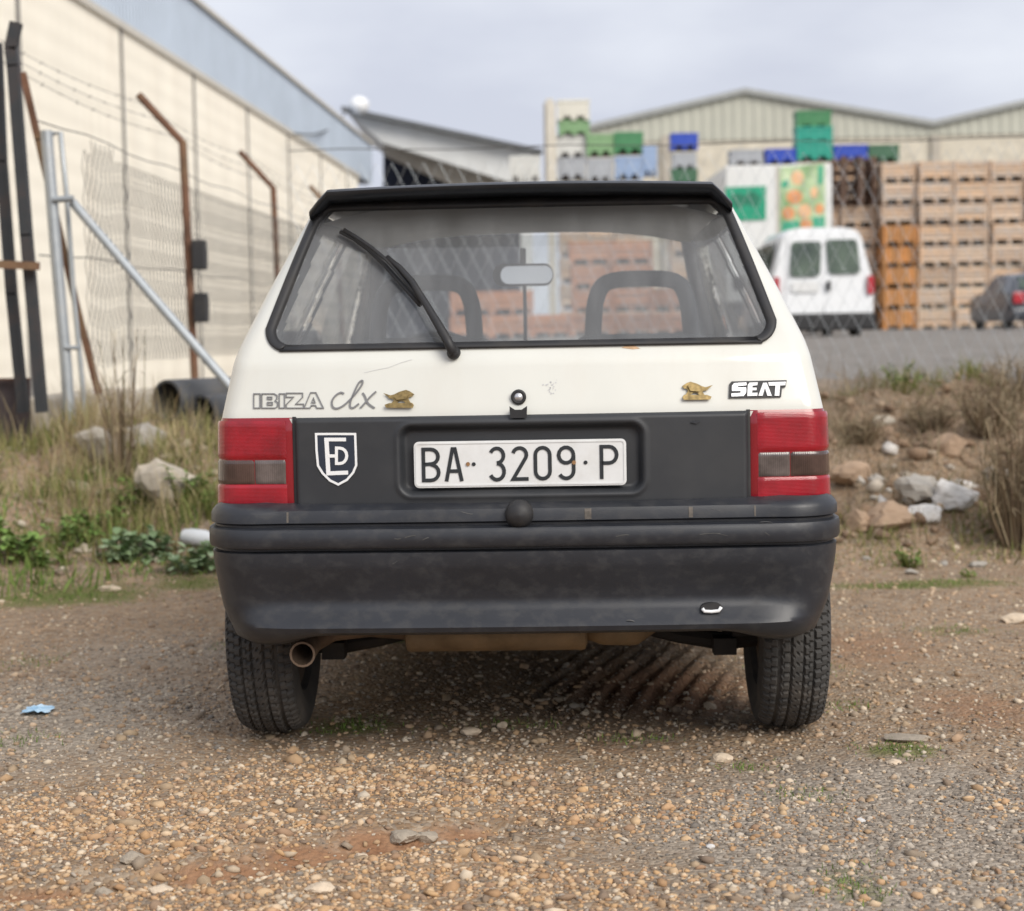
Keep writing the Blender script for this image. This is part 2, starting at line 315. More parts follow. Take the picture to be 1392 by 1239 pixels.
NCOL = [(.25, .22, .19), (.33, .285, .24), (.18, .16, .14), (.40, .35, .29), (.29, .235, .185), (.36, .27, .19), (.48, .42, .35), (.22, .18, .145)]
def mstone(name, cols): return mat(name, (1, 1, 1), .85, var=.18, scale=60, island=cols, col2=(1.1, 1.08, 1.05), spec=.25)
def d_och(X, Y): return np.clip((1-ss(3.95, 4.45, Y+.25*ss(.0, .9, X)+.12*np.sin(4*X)))*(1-.85*np.clip(field(RED, X, Y)*1.25, 0, 1))*(1-.8*np.clip(field(GREY, X, Y), 0, 1))*np.clip(-.05+1.35*lump(X*.8+.4, Y*1.1), 0, 1), 0, 1)
X, Y = scatter(64000, -1.5, 1.5, 2.75, 4.7, d_och)
pebbles('ochre_gravel', X, Y, np.clip(np.exp(RNG.normal(math.log(.0041), .46, len(X))), .0018, .017), mstone('ochre pebble', GCOL), 'rounded ochre pebbles spread over the ground nearest the viewer', sink=.12, jit=.2)
def d_gry(X, Y): return np.clip((field(GREY, X, Y)+.10)*(.5+.6*lump(X+1, Y))*(1-.7*field(MOSS, X, Y))*(1-.7*field(RED, X, Y)), 0, 1)
X, Y = scatter(80000, -2.0, 1.9, 2.75, 6.6, d_gry)
pebbles('grey_gravel', X, Y, np.clip(np.exp(RNG.normal(math.log(.0038), .38, len(X))), .0018, .011), mstone('grey pebble', NCOL), 'small grey crushed gravel beside the ochre pebbles', sink=.15, smooth=False)
X, Y = scatter(15000, -1.6, 1.6, 2.75, 5.2, lambda X, Y: np.clip(.25+.5*lump(X*1.7, Y*1.3+1), 0, 1)*(1-.5*field(MOSS, X, Y))*(1-.8*np.clip(field(GREY, X, Y), 0, 1)))
pebbles('stone_chips', X, Y, np.clip(np.exp(RNG.normal(math.log(.0046), .5, len(X))), .0018, .018), mstone('angular chip', [(.36, .27, .18), (.30, .24, .18), (.46, .37, .27), (.24, .18, .13), (.40, .27, .16), (.52, .45, .36)]), 'angular broken stone chips mixed among the rounded pebbles', sink=.1, smooth=False, jit=.3)
def d_mix(X, Y): return np.clip(.35*(.3+.9*lump(X, Y+2))*(1-.6*field(MOSS, X, Y)), 0, 1)
X, Y = scatter(42000, -2.6, 2.8, 4.0, 8.0, d_mix)
pebbles('loose_gravel', X, Y, np.clip(np.exp(RNG.normal(math.log(.005), .42, len(X))), .002, .022), mstone('brown pebble', [(.42, .29, .19), (.33, .235, .155), (.50, .38, .27), (.26, .19, .135), (.46, .33, .22), (.56, .47, .36)]), 'sparse brown grit scattered around and under the parked car', sink=.2, smooth=False)

# ------------------------------------------------------------------ the parked car
CX, AXY = .018, 4.72
M_white = mat('off white paint', (.635, .637, .59), .32, var=.03, scale=3, coat=.7, dirt=((.55, .51, .44), .30, 4), stretch=(1.5, 1.5, .6))
M_panel = mat('charcoal plastic panel', (.025, .027, .031), .5, var=.12, scale=5, bump=.06, bscale=900, dirt=((.075, .072, .07), .3, 3))
M_bump = mat('faded bumper plastic', (.021, .023, .029), .38, var=.15, scale=4, bump=.08, bscale=700, dirt=((.075, .072, .068), .36, 24), stretch=(1, 1, 1.3))
M_blk = mat('black rubber', (.018, .018, .02), .55, var=.2, dirt=((.08, .07, .06), .4, 9))
M_spoil = mat('spoiler plastic', (.012, .015, .020), .3, var=.15, dirt=((.04, .04, .04), .3, 8))
M_trim = mat('grey interior trim', (.22, .225, .23), .8, var=.15)
M_seat = mat('dark seat cloth', (.045, .048, .055), .9, var=.2, bump=.2, bscale=300)
M_head = mat('headliner cloth', (.62, .62, .60), .9, var=.06)
M_tyre = mat('worn tyre rubber', (.050, .048, .046), .8, var=.2, scale=14, dirt=((.15, .125, .10), .5, 7))
M_rim = mat('dusty steel wheel', (.16, .13, .105), .6, .4, var=.25, scale=10, dirt=((.14, .075, .04), .6, 9))
M_rust = mat('rusty exhaust steel', (.24, .165, .09), .7, .2, var=.35, scale=9, dirt=((.22, .17, .12), .6, 5), bump=.15, bscale=60)
M_pipe = mat('exhaust pipe steel', (.17, .12, .085), .55, .5, var=.3, scale=14, dirt=((.10, .06, .04), .7, 12))
M_under = mat('greasy underbody', (.022, .019, .017), .8, var=.3, dirt=((.10, .07, .045), .5, 6))
M_red = mat('red lamp lens', (.29, .002, .011), .18, var=.3, scale=14, coat=.6, wave=(95, .16, 'Z'))
M_red2 = mat('dark red lamp bezel', (.22, .003, .010), .2, var=.1, coat=.6)
M_smoke = mat('smoked indicator lens', (.062, .036, .030), .15, var=.45, scale=14, coat=.6, wave=(60, .12, 'X'))
M_clear = mat('clear reversing lens', (.105, .085, .08), .14, var=.45, scale=16, coat=.6, wave=(60, .12, 'X'))
M_plate = mat('licence plate white', (.70, .71, .71), .4, var=.04, scale=20, dirt=((.52, .50, .46), .4, 16))
M_ink = mat('plate black ink', (.018, .022, .026), .5, var=.1)
M_gline = mat('grey badge line', (.17, .17, .175), .5, var=.1)
M_gold = mat('tarnished gold', (.25, .18, .075), .45, .6, var=.5, scale=90)
M_chrome = mat('dull chrome', (.62, .62, .64), .28, .7, var=.1, scale=40)
M_bw = mat('badge white', (.80, .81, .82), .35, var=.03)
M_navy = mat('sticker navy', (.022, .030, .048), .4, var=.1)
G_rear = glass_mat('dusty rear glass', (.86, .88, .89), .13, (.68, .69, .70))
G_side = glass_mat('side glass', (.85, .87, .87), .10)

car = thing('parked_car', (CX, AXY, 0), 'small old off-white hatchback with charcoal bumper, seen from behind on the gravel', 'car')
CO = Vector((CX, 0, 0))
ZR = [.20, .50, .657, .86, .875, .995, 1.035, 1.404, 1.45]; YR = [4.33, 4.265, 4.25, 4.25, 4.252, 4.286, 4.312, 4.60, 4.66]
ZW = [.20, .5, .62, .86, 1.0, 1.035, 1.17, 1.30, 1.39, 1.45]; WW = [.70, .745, .748, .740, .712, .702, .646, .588, .546, .50]
yr = lambda z: float(np.interp(z, ZR, YR)); wz = lambda z: float(np.interp(z, ZW, WW))
RC = .055
def flare(y, z): return .030*float(ss(4.36, 4.6, y))*(1-float(ss(.66, .80, z)))+.03*float(ss(4.6, 5.6, y))*(1-.3*float(ss(1, 1.4, z)))
def shell(s, z, off=0.):
    """point on the tail/side skin at signed arc length s from the centre line, height z, pushed out by off"""
    sg = 1 if s >= 0 else -1; s = abs(s); W = wz(z); fl = W-RC; y0 = yr(z)
    cr = lambda x: .035*(x/.7)**2
    if s <= fl: x, y, nx_, ny_ = s, y0+cr(s), 0, -1
    elif s <= fl+RC*math.pi/2:
        p = (s-fl)/RC; x = fl+RC*math.sin(p); y = y0+cr(fl)+RC*(1-math.cos(p)); nx_, ny_ = math.sin(p), -math.cos(p)
    else:
        y = y0+cr(fl)+RC+(s-fl-RC*math.pi/2); x = W+flare(y, z); nx_, ny_ = 1, 0
    return Vector((CX+sg*(x+nx_*off), y+ny_*off, z))
def tail(x, z, off=0.): return shell(x, z, off)
YAW = math.radians(2.0); CARO = Vector((CX+.55*math.sin(YAW), AXY, 0)); RCI = Matrix.Rotation(YAW, 3, 'Z')
def cat_(px, py, Y):
    """point of the car (in the car's own unturned frame) seen at a photo pixel at depth Y"""
    o = RCI @ (Vector((0, 0, CAMH))-CARO)+Vector((CX, AXY, 0)); r = RCI @ ray(px, py); t_ = (Y-o.y)/r.y; return o+r*t_
def onskin(px, py):
    """the point of the flat tail seen at a photo pixel: (x from the centre line, z)"""
    Y = 4.28
    for _ in range(12):
        p = cat_(px, py, Y); Y = yr(p.z)+.035*((p.x-CX)/.7)**2
    return p.x-CX, p.z
# window opening shape
WZ0, WZ1 = 1.040, 1.402; WB, WT = .622, .512
wx = lambda z: WB+(WT-WB)*(z-WZ0)/(WZ1-WZ0)
S_ = [i*.0125 for i in range(0, 60)]
def sgrid(z):
    W = wz(z); fl = W-RC; a = [fl*i/72 for i in range(73)]+[fl+RC*math.pi/2*i/8 for i in range(1, 9)]
    e_ = a[-1]; y0 = shell(e_, z).y
    n = 76; a += [e_+(7.72-y0)*i/n for i in range(1, n+1)]
    return a
def shell_part(name, m, off, keep, z0, z1, dz, parent):
    zs = list(np.arange(z0, z1+1e-6, dz)); rows = []
    for z in zs:
        a = sgrid(z); rows.append([shell(-s, z, off) for s in a[:0:-1]]+[shell(s, z, off) for s in a])
    mb = MB(); n = len(zs); k = len(rows[0]); mb.v = [tuple(p) for r in rows for p in r]
    for i in range(n-1):
        for j in range(k-1):
            q = [rows[i][j], rows[i][j+1], rows[i+1][j+1], rows[i+1][j]]; c = sum(q, Vector())/4
            if keep(c.x-CX, c.y, c.z): mb.f.append((i*k+j, i*k+j+1, (i+1)*k+j+1, (i+1)*k+j))
    return mb.build(name, m, parent, smooth=True)
def a_line(z): return 6.20+(1.40-z)/.42*.62
def keep_body(x, y, z):
    if y < yr(z)+.07 and z > WZ0-.005 and abs(x) < wx(z)+.010:     # rear window opening with rounded lower corners
        r = .05; zc, xc = WZ0-.005+r, wx(z)+.010-r
        if not (z < zc and abs(x) > xc and math.hypot(z-zc, abs(x)-xc) > r): return False
    if abs(x) > wz(z)-.03:
        if 4.88+(1.36-z)*-.1 < y < 5.42 and 1.02 < z < 1.345: return False
        if 5.50 < y < a_line(z)-.07 and 1.02 < z < 1.345: return False
        if z > .97 and y > a_line(z): return False
        for ax in (4.72, 7.16):
            if math.hypot(y-ax, z-.27) < .315: return False
        if z < .27 and 5.0 < y: return True
    if z < .44 and y < 4.5: return False
    if abs(x) < .535 and .66 < z < .855 and y < 4.35: return False
    return True
shell_part('body_shell', M_white, 0, keep_body, .23, 1.402, .0125, car)
shell_part('interior_trim', M_trim, -.022, lambda x, y, z: keep_body(x*1.02, y, z) and z > .5 and y > 4.33, .5, 1.39, .02, car)
# roof, bonnet, front
P = []; PH = []
for y in np.linspace(4.645, 6.22, 34):
    W = .552+flare(y, 1.38); P.append([(CX+W*u, y, 1.455-.052*abs(u)**3.2-.022*((y-5.45)/.85)**2) for u in np.linspace(-1, 1, 31)])
    PH.append([(CX+(W-.03)*u, y, 1.425-.05*abs(u)**3.2-.022*((y-5.45)/.85)**2) for u in np.linspace(-1, 1, 17)])
MB().grid(P).build('roof', M_white, car, smooth=True); MB().grid(PH).build('headliner', M_head, car, smooth=True)
P = [[(CX+.765*u, y, .985-.13*((y-6.72)/1.0)**1.6-.04*abs(u)**4) for u in np.linspace(-1, 1, 17)] for y in np.linspace(6.74, 7.70, 20)]
P += [[(CX+.765*u, 7.72+.03*(1-u*u), z) for u in np.linspace(-1, 1, 17)] for z in (.80, .7, .6, .5, .4, .3)]
MB().grid(P).build('bonnet', M_white, car, smooth=True)
for s in (-1, 1):
    MB().tube([(CX+s*.565, 6.17, 1.405), (CX+s*.62, 6.5, 1.20), (CX+s*.70, 6.83, .97)], [.032, .034, .04], 8).build('windscreen_pillar', M_white, car, smooth=True)
    MB().tube([(CX+s*.535, 6.17, 1.395), (CX+s*.59, 6.47, 1.19), (CX+s*.67, 6.8, .96)], [.03, .03, .036], 8).build('pillar_trim', M_trim, car, smooth=True)
    for (ya, yb) in ((4.87, 5.43), (5.49, 6.24)):
        P = []
        for z in np.linspace(1.012, 1.355, 8):
            y1 = min(yb if ya < 5 else 9, a_line(z)-.06); P.append([(CX+s*(wz(z)+flare(y, z)-.006), y, z) for y in np.linspace(ya, y1, 10)])
        g = MB().grid(P).build('side_window', G_side, car, smooth=True)
    for ax in (7.16,):
        MB().tube([(CX+s*(wz(.27+.32*math.sin(q))+flare(ax, .4)-.03), ax+.32*math.cos(q), .27+.32*math.sin(q)) for q in np.linspace(-.05, math.pi+.05, 20)], .014, 6).build('wheel_arch_trim', M_panel, car, smooth=True)
    MB().box(CX+s*.70-.05, CX+s*.70+.05, 5.05, 6.85, .20, .27).build('sill', M_panel, car)
    mb = MB()   # wing mirror
    mb.cbox((CX+s*.86, 6.42, 1.03), (.075, .035, .05)).cbox((CX+s*.77, 6.45, 1.01), (.05, .015, .015)); mb.build('wing_mirror', M_blk, car, bevel=.012)
P = [[(CX+u*(.565+.125*k), 6.19+.62*k, 1.398-.40*k-.004*u*u) for u in np.linspace(-1, 1, 9)] for k in np.linspace(0, 1, 8)]
MB().grid(P).build('windscreen', G_side, car, smooth=True)
# rear glass and gasket
P = []
for z in np.linspace(WZ0, WZ1+.01, 24): P.append([tail(u*(wx(z)), z, -.006) for u in np.linspace(-1, 1, 33)])
rg = MB().grid(P).build('rear_window', G_rear, car, smooth=True)
def rloop(ins, off):
    zb, zt = WZ0-.012+ins*.62, WZ1+.006-ins; r = .055-ins*.7; pts = []
    X = lambda z: wx(z)+.020-ins
    n = 9
    for i in range(21): u = -1+2*i/20; pts.append((u*(X(zb)-r), zb))
    for i in range(1, n): q = -math.pi/2+math.pi/2*i/n; z = zb+r+r*math.sin(q); pts.append((X(zb+r)-r*1.0+r*math.cos(q), z))
    for i in range(15): z = zb+r+(zt-.03-zb-r)*i/14; pts.append((X(z), z))
    for i in range(1, 6): q = math.pi/2*i/6; pts.append((X(zt)-.03+.03*math.cos(q), zt-.03+.03*math.sin(q)))
    for i in range(21): u = 1-2*i/20; pts.append((u*(X(zt)-.03), zt))
    half = pts[21+n-1:21+n-1+15+5]
    pts += [(-x, z) for x, z in half[::-1]]
    c = pts[21:21+n-1]; pts += [(-x, z) for x, z in c[::-1]]
    return [tail(x, z, off) for x, z in pts]
Ls = [rloop(-.004, -.004), rloop(-.002, .007), rloop(.006, .010), rloop(.016, .009), rloop(.021, .002), rloop(.024, -.008)]
mb = MB(); n = len(Ls[0])
mb.v = [tuple(p) for l in Ls for p in l]; mb.f = [(i*n+j, i*n+(j+1) % n, (i+1)*n+(j+1) % n, (i+1)*n+j) for i in range(len(Ls)-1) for j in range(n)]
mb.build('window_gasket', M_blk, car, smooth=True)
# spoiler
mb = MB(); P = []
prof = [(4.66, 1.449), (4.55, 1.447), (4.49, 1.441), (4.478, 1.435), (4.480, 1.427), (4.490, 1.419), (4.54, 1.415), (4.60, 1.412), (4.63, 1.398)]
for u in np.linspace(-1, 1, 41):
    x = .543*u; dz = -.010*abs(u)**2-.045*float(ss(.90, 1.0, abs(u))); dy = .03*u*u+.05*float(ss(.92, 1.0, abs(u))); P.append([(CX+x, y+dy, z+dz) for y, z in prof])
mb.grid(P); mb.build('roof_spoiler', M_spoil, car, smooth=.9)
# charcoal panel with plate recess
P = []
RX0, RX1, RZ0, RZ1 = -.292, .295, .676, .842
def panel_off(x, z):
    d_ = max(RX0-x, x-RX1, RZ0-z, z-RZ1)     # negative inside the recess (sharp-cornered distance)
    dx = max(RX0+.03-x, x-RX1+.03, 0); dz_ = max(RZ0+.03-z, z-RZ1+.03, 0)
    if dx > 0 and dz_ > 0: d_ = math.hypot(dx, dz_)-.03
    o = .014-.022*(1-float(ss(-.014, .002, d_)))+.004*math.exp(-((d_-.006)/.005)**2)
    ed = min(z-.642, .866-z, .550-abs(x)); return o-.016*(1-min(1, max(0, ed/.010)))**2
for z in np.linspace(.642, .866, 48): P.append([tail(x, z, panel_off(x, z)) for x in np.linspace(-.550, .550, 230)])
panel = MB().grid(P).build('tailgate_panel', M_panel, car, smooth=True)
# licence plate
PC = onskin(707, 630); PY = tail(PC[0], PC[1], 0).y-.002
def pfn(x, z, t_): return (CX+PC[0]+x, PY-.004-t_, PC[1]+z)
hw, hh, rr_ = .256, .056, .012
rect = arc(hw-rr_, hh-rr_, rr_, rr_, 0, 90, 4)+arc(-hw+rr_, hh-rr_, rr_, rr_, 90, 180, 4)+arc(-hw+rr_, -hh+rr_, rr_, rr_, 180, 270, 4)+arc(hw-rr_, -hh+rr_, rr_, rr_, 270, 360, 4)
plate = MB().prism(rect, pfn, -.004, .0).build('licence_plate', M_plate, car)
plate['label'] = 'white licence plate reading BA 3209 P'
mb = MB(); ribbon(mb, arc(hw-.012, hh-.012, .007, .007, 0, 90, 4)+arc(-hw+.012, hh-.012, .007, .007, 90, 180, 4)+arc(-hw+.012, -hh+.012, .007, .007, 180, 270, 4)+arc(hw-.012, -hh+.012, .007, .007, 270, 360, 4), .003, pfn, .0004, .0016, True)
mb.build('plate_border', M_plate, plate)
h2 = .0375; SW = .0088
def glyph(ch, x0, x1):
    W = x1-x0; m_ = (x0+x1)/2; hx = W/2-SW/2; a = x0+SW/2; c = x1-SW/2
    if ch == 'B': return [[(a, 0), (a, h2), (m_, h2)]+arc(m_, h2/2+.001, c-m_, h2/2-.001, 90, -90, 8)[1:]+[(a, .001)], [(m_, .001)]+arc(m_, -h2/2, c-m_+.001, h2/2, 90, -90, 8)[1:]+[(a, -h2), (a, 0)]]
    if ch == 'A': return [[(x0+.002, -h2-.003), (m_-.003, h2), (m_+.003, h2), (x1-.002, -h2-.003)], [(x0+.011, -.016), (x1-.011, -.016)]]
    if ch == 'P': return [[(a, -h2-.003), (a, h2), (m_, h2)]+arc(m_, h2/2-.001, c-m_, h2/2+.001, 90, -90, 8)[1:]+[(a, -.002)]]
    if ch == '0': return [arc(m_, h2-hx, hx, hx, 0, 180, 8)+arc(m_, -h2+hx, hx, hx, 180, 360, 8)]
    if ch == '3': return [arc(m_, h2/2+.001, hx, h2/2-.001, 155, -90, 12), arc(m_, -h2/2, hx+.001, h2/2+.001, 90, -155, 12)]
    if ch == '2': return [arc(m_, h2-hx, hx, hx, 165, -25, 9)+[(a, -h2), (x1, -h2)]]
    if ch == '9': return [arc(m_, h2-.019, hx, .019, 0, 360, 14), [(c, h2-.019), (c, -h2+.019)]+arc(m_, -h2+.019, hx, .019, 0, -150, 9)[1:]]
for ch, x0, x1 in (('B', -.2375, -.193), ('A', -.180, -.139), ('3', -.0761, -.035), ('2', -.0212, .0203), ('0', .0329, .0766), ('9', .089, .1337), ('P', .192, .2375)):
    mb = MB()
    for k, st in enumerate(glyph(ch, x0, x1)): ribbon(mb, st, SW, pfn, .0003, .0018+.00013*k, closed=(ch == '0'))
    mb.build('plate_character', M_ink, plate)
for xd in (-.1116, .158):
    MB().prism(arc(xd, 0, .0048, .0048, 0, 330, 11), pfn, .0003, .0018).build('plate_dot', M_ink, plate)
M_rivet = mat('rusty rivet', (.30, .17, .08), .6, .3, var=.3, scale=120)
for xd in (-.1255, .1300):
    MB().prism(arc(xd, .0005, .005, .005, 0, 330, 11), pfn, .0003, .003).build('plate_rivet', M_rivet, plate)
# tail lamps
def lens(name, m, s0, s1, z0, z1, off, parent, side, rnd=.006):
    P = []
    for z in np.linspace(z0, z1, 14):
        row = []
        for s in np.linspace(s0, s1, 26):
            ed = min(z-z0, z1-z, s-s0, s1-s); row.append(shell(side*s, z, off-rnd*(1-min(1, ed/.006))**2))
        P.append(row)
    return MB().grid(P).build(name, m, parent, smooth=True)
for sd in (-1, 1):
    lamp = lens('tail_lamp', M_red2, .5535, .806, .640, .866, .006, car, sd, .006)
    lens('lamp_seal', M_blk, .545, .5545, .650, .868, .0035, lamp, sd, .001)
    lens('upper_lens', M_red, .571, .800, .766, .859, .0095, lamp, sd, .003)
    lens('reversing_lens', M_clear, .573, .650, .7045, .7635, .0088, lamp, sd, .003)
    lens('indicator_lens', M_smoke, .6505, .800, .7045, .7635, .0088, lamp, sd, .003)
    lens('lower_lens', M_red, .571, .800, .646, .703, .0095, lamp, sd, .003)
# lock, clip, small marks
x, z = onskin(705, 540); p = tail(x, z)
mb = MB().lathe([(0.004, .0185), (-.009, .0185), (-.012, .015), (-.009, .0105)], p, 'Y', 24); lk = mb.build('tailgate_lock', M_blk, car, smooth=True)
MB().lathe([(-.007, .011), (-.0105, .010), (-.0115, .0001)], p, 'Y', 20).build('lock_cylinder', M_chrome, lk, smooth=True)
x, z = onskin(705, 560); p = tail(x, z)
MB().prism([(-.017, -.011), (.017, -.011), (.018, .009), (.009, .003), (-.009, .003), (-.018, .009)], lambda a, b_, t_: (p.x+a, p.y-t_, p.z+b_), -.004, .022).build('lock_bracket', M_blk, car, bevel=.003)
def zoomfn(ox, oz, k):   # a lettering layout measured on the photo -> points on the tail skin
    def fn(x, y, t_):
        a, c = onskin(ox+x/k, oz+y/k); return tail(a, c, t_)
    return fn
f3 = zoomfn(330, 500, 5.568)
IB = [[(85, 197), (133, 197), (133, 305), (85, 305)], [(146, 197), (240, 197), (260, 210), (260, 236), (246, 250), (265, 263), (265, 290), (250, 305), (146, 305)], [(188, 222), (222, 222), (222, 238), (188, 238)], [(188, 262), (226, 262), (226, 281), (188, 281)],
      [(278, 197), (318, 197), (318, 305), (278, 305)], [(331, 192), (455, 192), (455, 222), (402, 275), (462, 275), (462, 305), (331, 305), (331, 278), (386, 222), (331, 222)],
      [(515, 188), (555, 188), (612, 305), (562, 305), (552, 285), (520, 285), (512, 305), (466, 305)], [(523, 264), (549, 264), (537, 228)]]
mb = MB()
for o_ in IB: ribbon(mb, o_, 7.5, f3, .0015, .0035, True)
mb.build('model_lettering', M_gline, car)['label'] = 'outlined grey lettering IBIZA'
def smooth_pts(pts, n=6):
    o_ = []
    for i in range(len(pts)-1):
        p0, p1, p2, p3 = (np.array(pts[max(0, min(len(pts)-1, i+k))], float) for k in (-1, 0, 1, 2))
        for j in range(n):
            t_ = j/n; o_.append(tuple(.5*((2*p1)+(-p0+p2)*t_+(2*p0-5*p1+4*p2-p3)*t_**2+(-p0+3*p1-3*p2+p3)*t_**3)))
    return o_+[tuple(pts[-1])]
mb = MB()
ribbon(mb, smooth_pts([(768, 197), (742, 188), (705, 210), (678, 250), (682, 295), (715, 308), (765, 285), (820, 235), (868, 180), (905, 125), (906, 98), (880, 115), (845, 185), (818, 255), (815, 296), (840, 302), (880, 272)]), 13, f3, .0015, .0036)
ribbon(mb, smooth_pts([(908, 190), (925, 215), (950, 270), (1000, 306)]), 14, f3, .0015, .0034); ribbon(mb, smooth_pts([(1010, 180), (965, 222), (915, 280), (890, 305)]), 13, f3, .0015, .0038)
mb.build('trim_lettering', M_gline, car)['label'] = 'grey script lettering clx'
def emblem(fn, mir, x0):
    q = lambda l: [((x0+(1290-x) if mir else x), y) for x, y in l]
    mb = MB(); mb.prism(q([(1082, 282), (1110, 272), (1280, 270), (1292, 285), (1285, 300), (1090, 298)]), fn, .001, .010)
    mb.prism(q([(1105, 218), (1150, 205), (1190, 185), (1235, 172), (1262, 182), (1293, 203), (1280, 216), (1262, 216), (1250, 238), (1268, 268), (1245, 270), (1215, 245), (1180, 248), (1165, 270), (1130, 272), (1150, 245), (1135, 232), (1110, 228)]), fn, .001, .007)
    mb.prism(q([(1150, 215), (1190, 195), (1235, 183), (1255, 195), (1235, 232), (1170, 238)]), fn, .007, .012)
    mb.prism(q([(1085, 203), (1112, 212), (1140, 216), (1140, 224), (1108, 222)]), fn, .001, .006)
    return mb
emblem(f3, False, 0).build('gold_emblem', M_gold, car, bevel=.0015)
f5 = zoomfn(890, 490, 5.568)
def f5e(x, y, t_): return f5(x, y-6, t_)
emblem(f5e, True, 215).build('gold_emblem', M_gold, car, bevel=.0015)
mb = MB(); mb.prism([(565, 180), (582, 160), (998, 150), (988, 203), (962, 208), (955, 278), (780, 284), (560, 286)], f5, .001, .005); bd = mb.build('maker_badge', M_blk, car); bd['label'] = 'silver lettering SEAT with black outline'
SE = [[(582, 192), (600, 172), (692, 167), (692, 188), (628, 194), (628, 204), (690, 204), (690, 244), (670, 270), (578, 273), (578, 250), (648, 246), (648, 232), (582, 232)],
      [(702, 185), (716, 168), (778, 166), (774, 188), (738, 193), (737, 207), (770, 206), (768, 226), (736, 227), (735, 246), (776, 244), (774, 268), (698, 270)],
      [(782, 268), (818, 170), (846, 169), (884, 268), (850, 268), (832, 208), (814, 268)], [(856, 166), (990, 161), (985, 188), (946, 190), (940, 268), (905, 268), (911, 191), (864, 192)]]
for s in SE: MB().prism(s, f5, .0055, .008).build('badge_letter', M_chrome if s is SE[0] else M_bw, bd)
SH = [(562, 500), (710, 499), (857, 500), (862, 640), (865, 735), (842, 790), (795, 845), (730, 880), (668, 850), (612, 795), (577, 738), (566, 620)]
def f3p(x, y, t_): return f3(x, y, t_+.014)
mb = MB(); mb.prism(SH, f3p, .001, .002); stk = mb.build('shield_sticker', M_navy, car); stk['label'] = 'navy shield sticker with white outline and letters ED'
mb = MB(); ribbon(mb, SH, 17, f3p, .0022, .0030, True); mb.build('shield_outline', M_bw, stk)
mb = MB()
ribbon(mb, [(640, 528), (656, 810)], 32, f3p, .0022, .0030); ribbon(mb, [(624, 541), (788, 541)], 27, f3p, .0022, .0031); ribbon(mb, [(640, 797), (804, 790)], 30, f3p, .0022, .0032); ribbon(mb, [(650, 665), (715, 665)], 24, f3p, .0022, .0033)
ribbon(mb, [(716, 605)]+arc(742, 664, 52, 58, -90, 90, 8)+[(716, 722)], 22, f3p, .0022, .0034, True); mb.build('shield_letters', M_bw, stk)
# paint chips and rust
M_chip = mat('rust stain', (.50, .33, .20), .8, var=.2, scale=60); M_scr = mat('grey paint scuff', (.50, .50, .51), .7, var=.1)
fr = zoomfn(0, 0, 1)
MB().prism([(845, 473), (853, 469), (862, 470), (870, 474), (860, 475)], fr, .0004, .0012).build('rust_spot', M_chip, car)
mb = MB()
for k in range(26):
    cx, cy = random.gauss(748, 5), random.gauss(527, 6); r = random.uniform(.4, 1.8); mb.prism([(cx+r*math.cos(a)*random.uniform(.5, 1.2), cy+r*math.sin(a)*random.uniform(.5, 1.2)) for a in np.linspace(0, 5.5, 6)], fr, .0003, .0008)
mb.build('paint_scuff', M_scr, car)
mb = MB(); ribbon(mb, [(495, 507), (512, 503), (528, 500), (546, 493), (560, 489)], .45, fr, .0003, .0008); mb.build('paint_scratch', M_scr, car)
MB().prism([(938, 574), (944, 572), (951, 573), (946, 576)], fr, .0145, .018).build('panel_nick', M_bump, car)
# wiper
def gl(px, py, off): a, c = onskin(px, py); return tail(a, c, off)
zf = lambda l, off: [gl(280+x/2.636, 230+y/2.636, o_) for (x, y), o_ in zip(l, off)]
wip = MB().tube(smooth3 := zf([(890, 660), (868, 612), (830, 545), (790, 478), (745, 405), (700, 355), (655, 318)], [.030, .04, .05, .052, .05, .046, .042]), [.012, .012, .0105, .009, .008, .007, .006], 8).build('wiper_arm', M_blk, car, smooth=True)
MB().tube(zf([(770, 488), (735, 448), (690, 398), (640, 342), (585, 290), (535, 252), (485, 226)], [.012]*7), .0065, 6).build('wiper_blade', M_blk, wip, smooth=True)
MB().tube(zf([(775, 478), (742, 430), (700, 380), (655, 330), (600, 285), (550, 250), (500, 220)], [.026, .034, .036, .04, .036, .034, .024]), .0055, 6).build('blade_carrier', M_blk, wip, smooth=True)
p = gl(617, 480, 0); MB().lathe([(.002, .017), (-.02, .016), (-.028, .011), (-.03, .0001)], p, 'Y', 16).build('wiper_pivot', M_blk, wip, smooth=True)
# bumper: profile swept round the tail
BY = 4.170; BW = .776; BR = .15
prof = [(.105, .660, .03), (.050, .652, .018), (.032, .643, .010), (.028, .634, .006), (.026, .614, .006), (.036, .609, .016), (.036, .604, .016), (.006, .600, .002), (.000, .592, 0), (.000, .562, 0), (.005, .555, .003), (.032, .5515, .018), (.032, .546, .018), (.010, .542, .008), (.010, .513, .010), (.014, .500, .012), (.030, .455, .019), (.039, .428, .024), (.039, .412, .027), (.030, .397, .031), (.006, .374, .040), (-.003, .363, .045), (.002, .351, .050), (.018, .343, .06), (.06, .340, .09), (.12, .340, .14)]
def bplan(s, o):
    """s in -1..1 along the bumper; inset o"""
    sg = 1 if s >= 0 else -1; s = abs(s); fl = BW-BR; Ls_ = fl+BR*math.pi/2+.12; d_ = s*Ls_
    if d_ <= fl: x = d_; y = BY+.018*(x/.7)**2+o
    elif d_ <= fl+BR*math.pi/2:
        q = (d_-fl)/BR; x = fl+(BR-o)*math.sin(q); y = BY+.018*(fl/.7)**2+BR-(BR-o)*math.cos(q)
    else: x = BW-o; y = BY+.018*(fl/.7)**2+BR+(d_-fl-BR*math.pi/2)
    return CX+sg*x, y
P = []
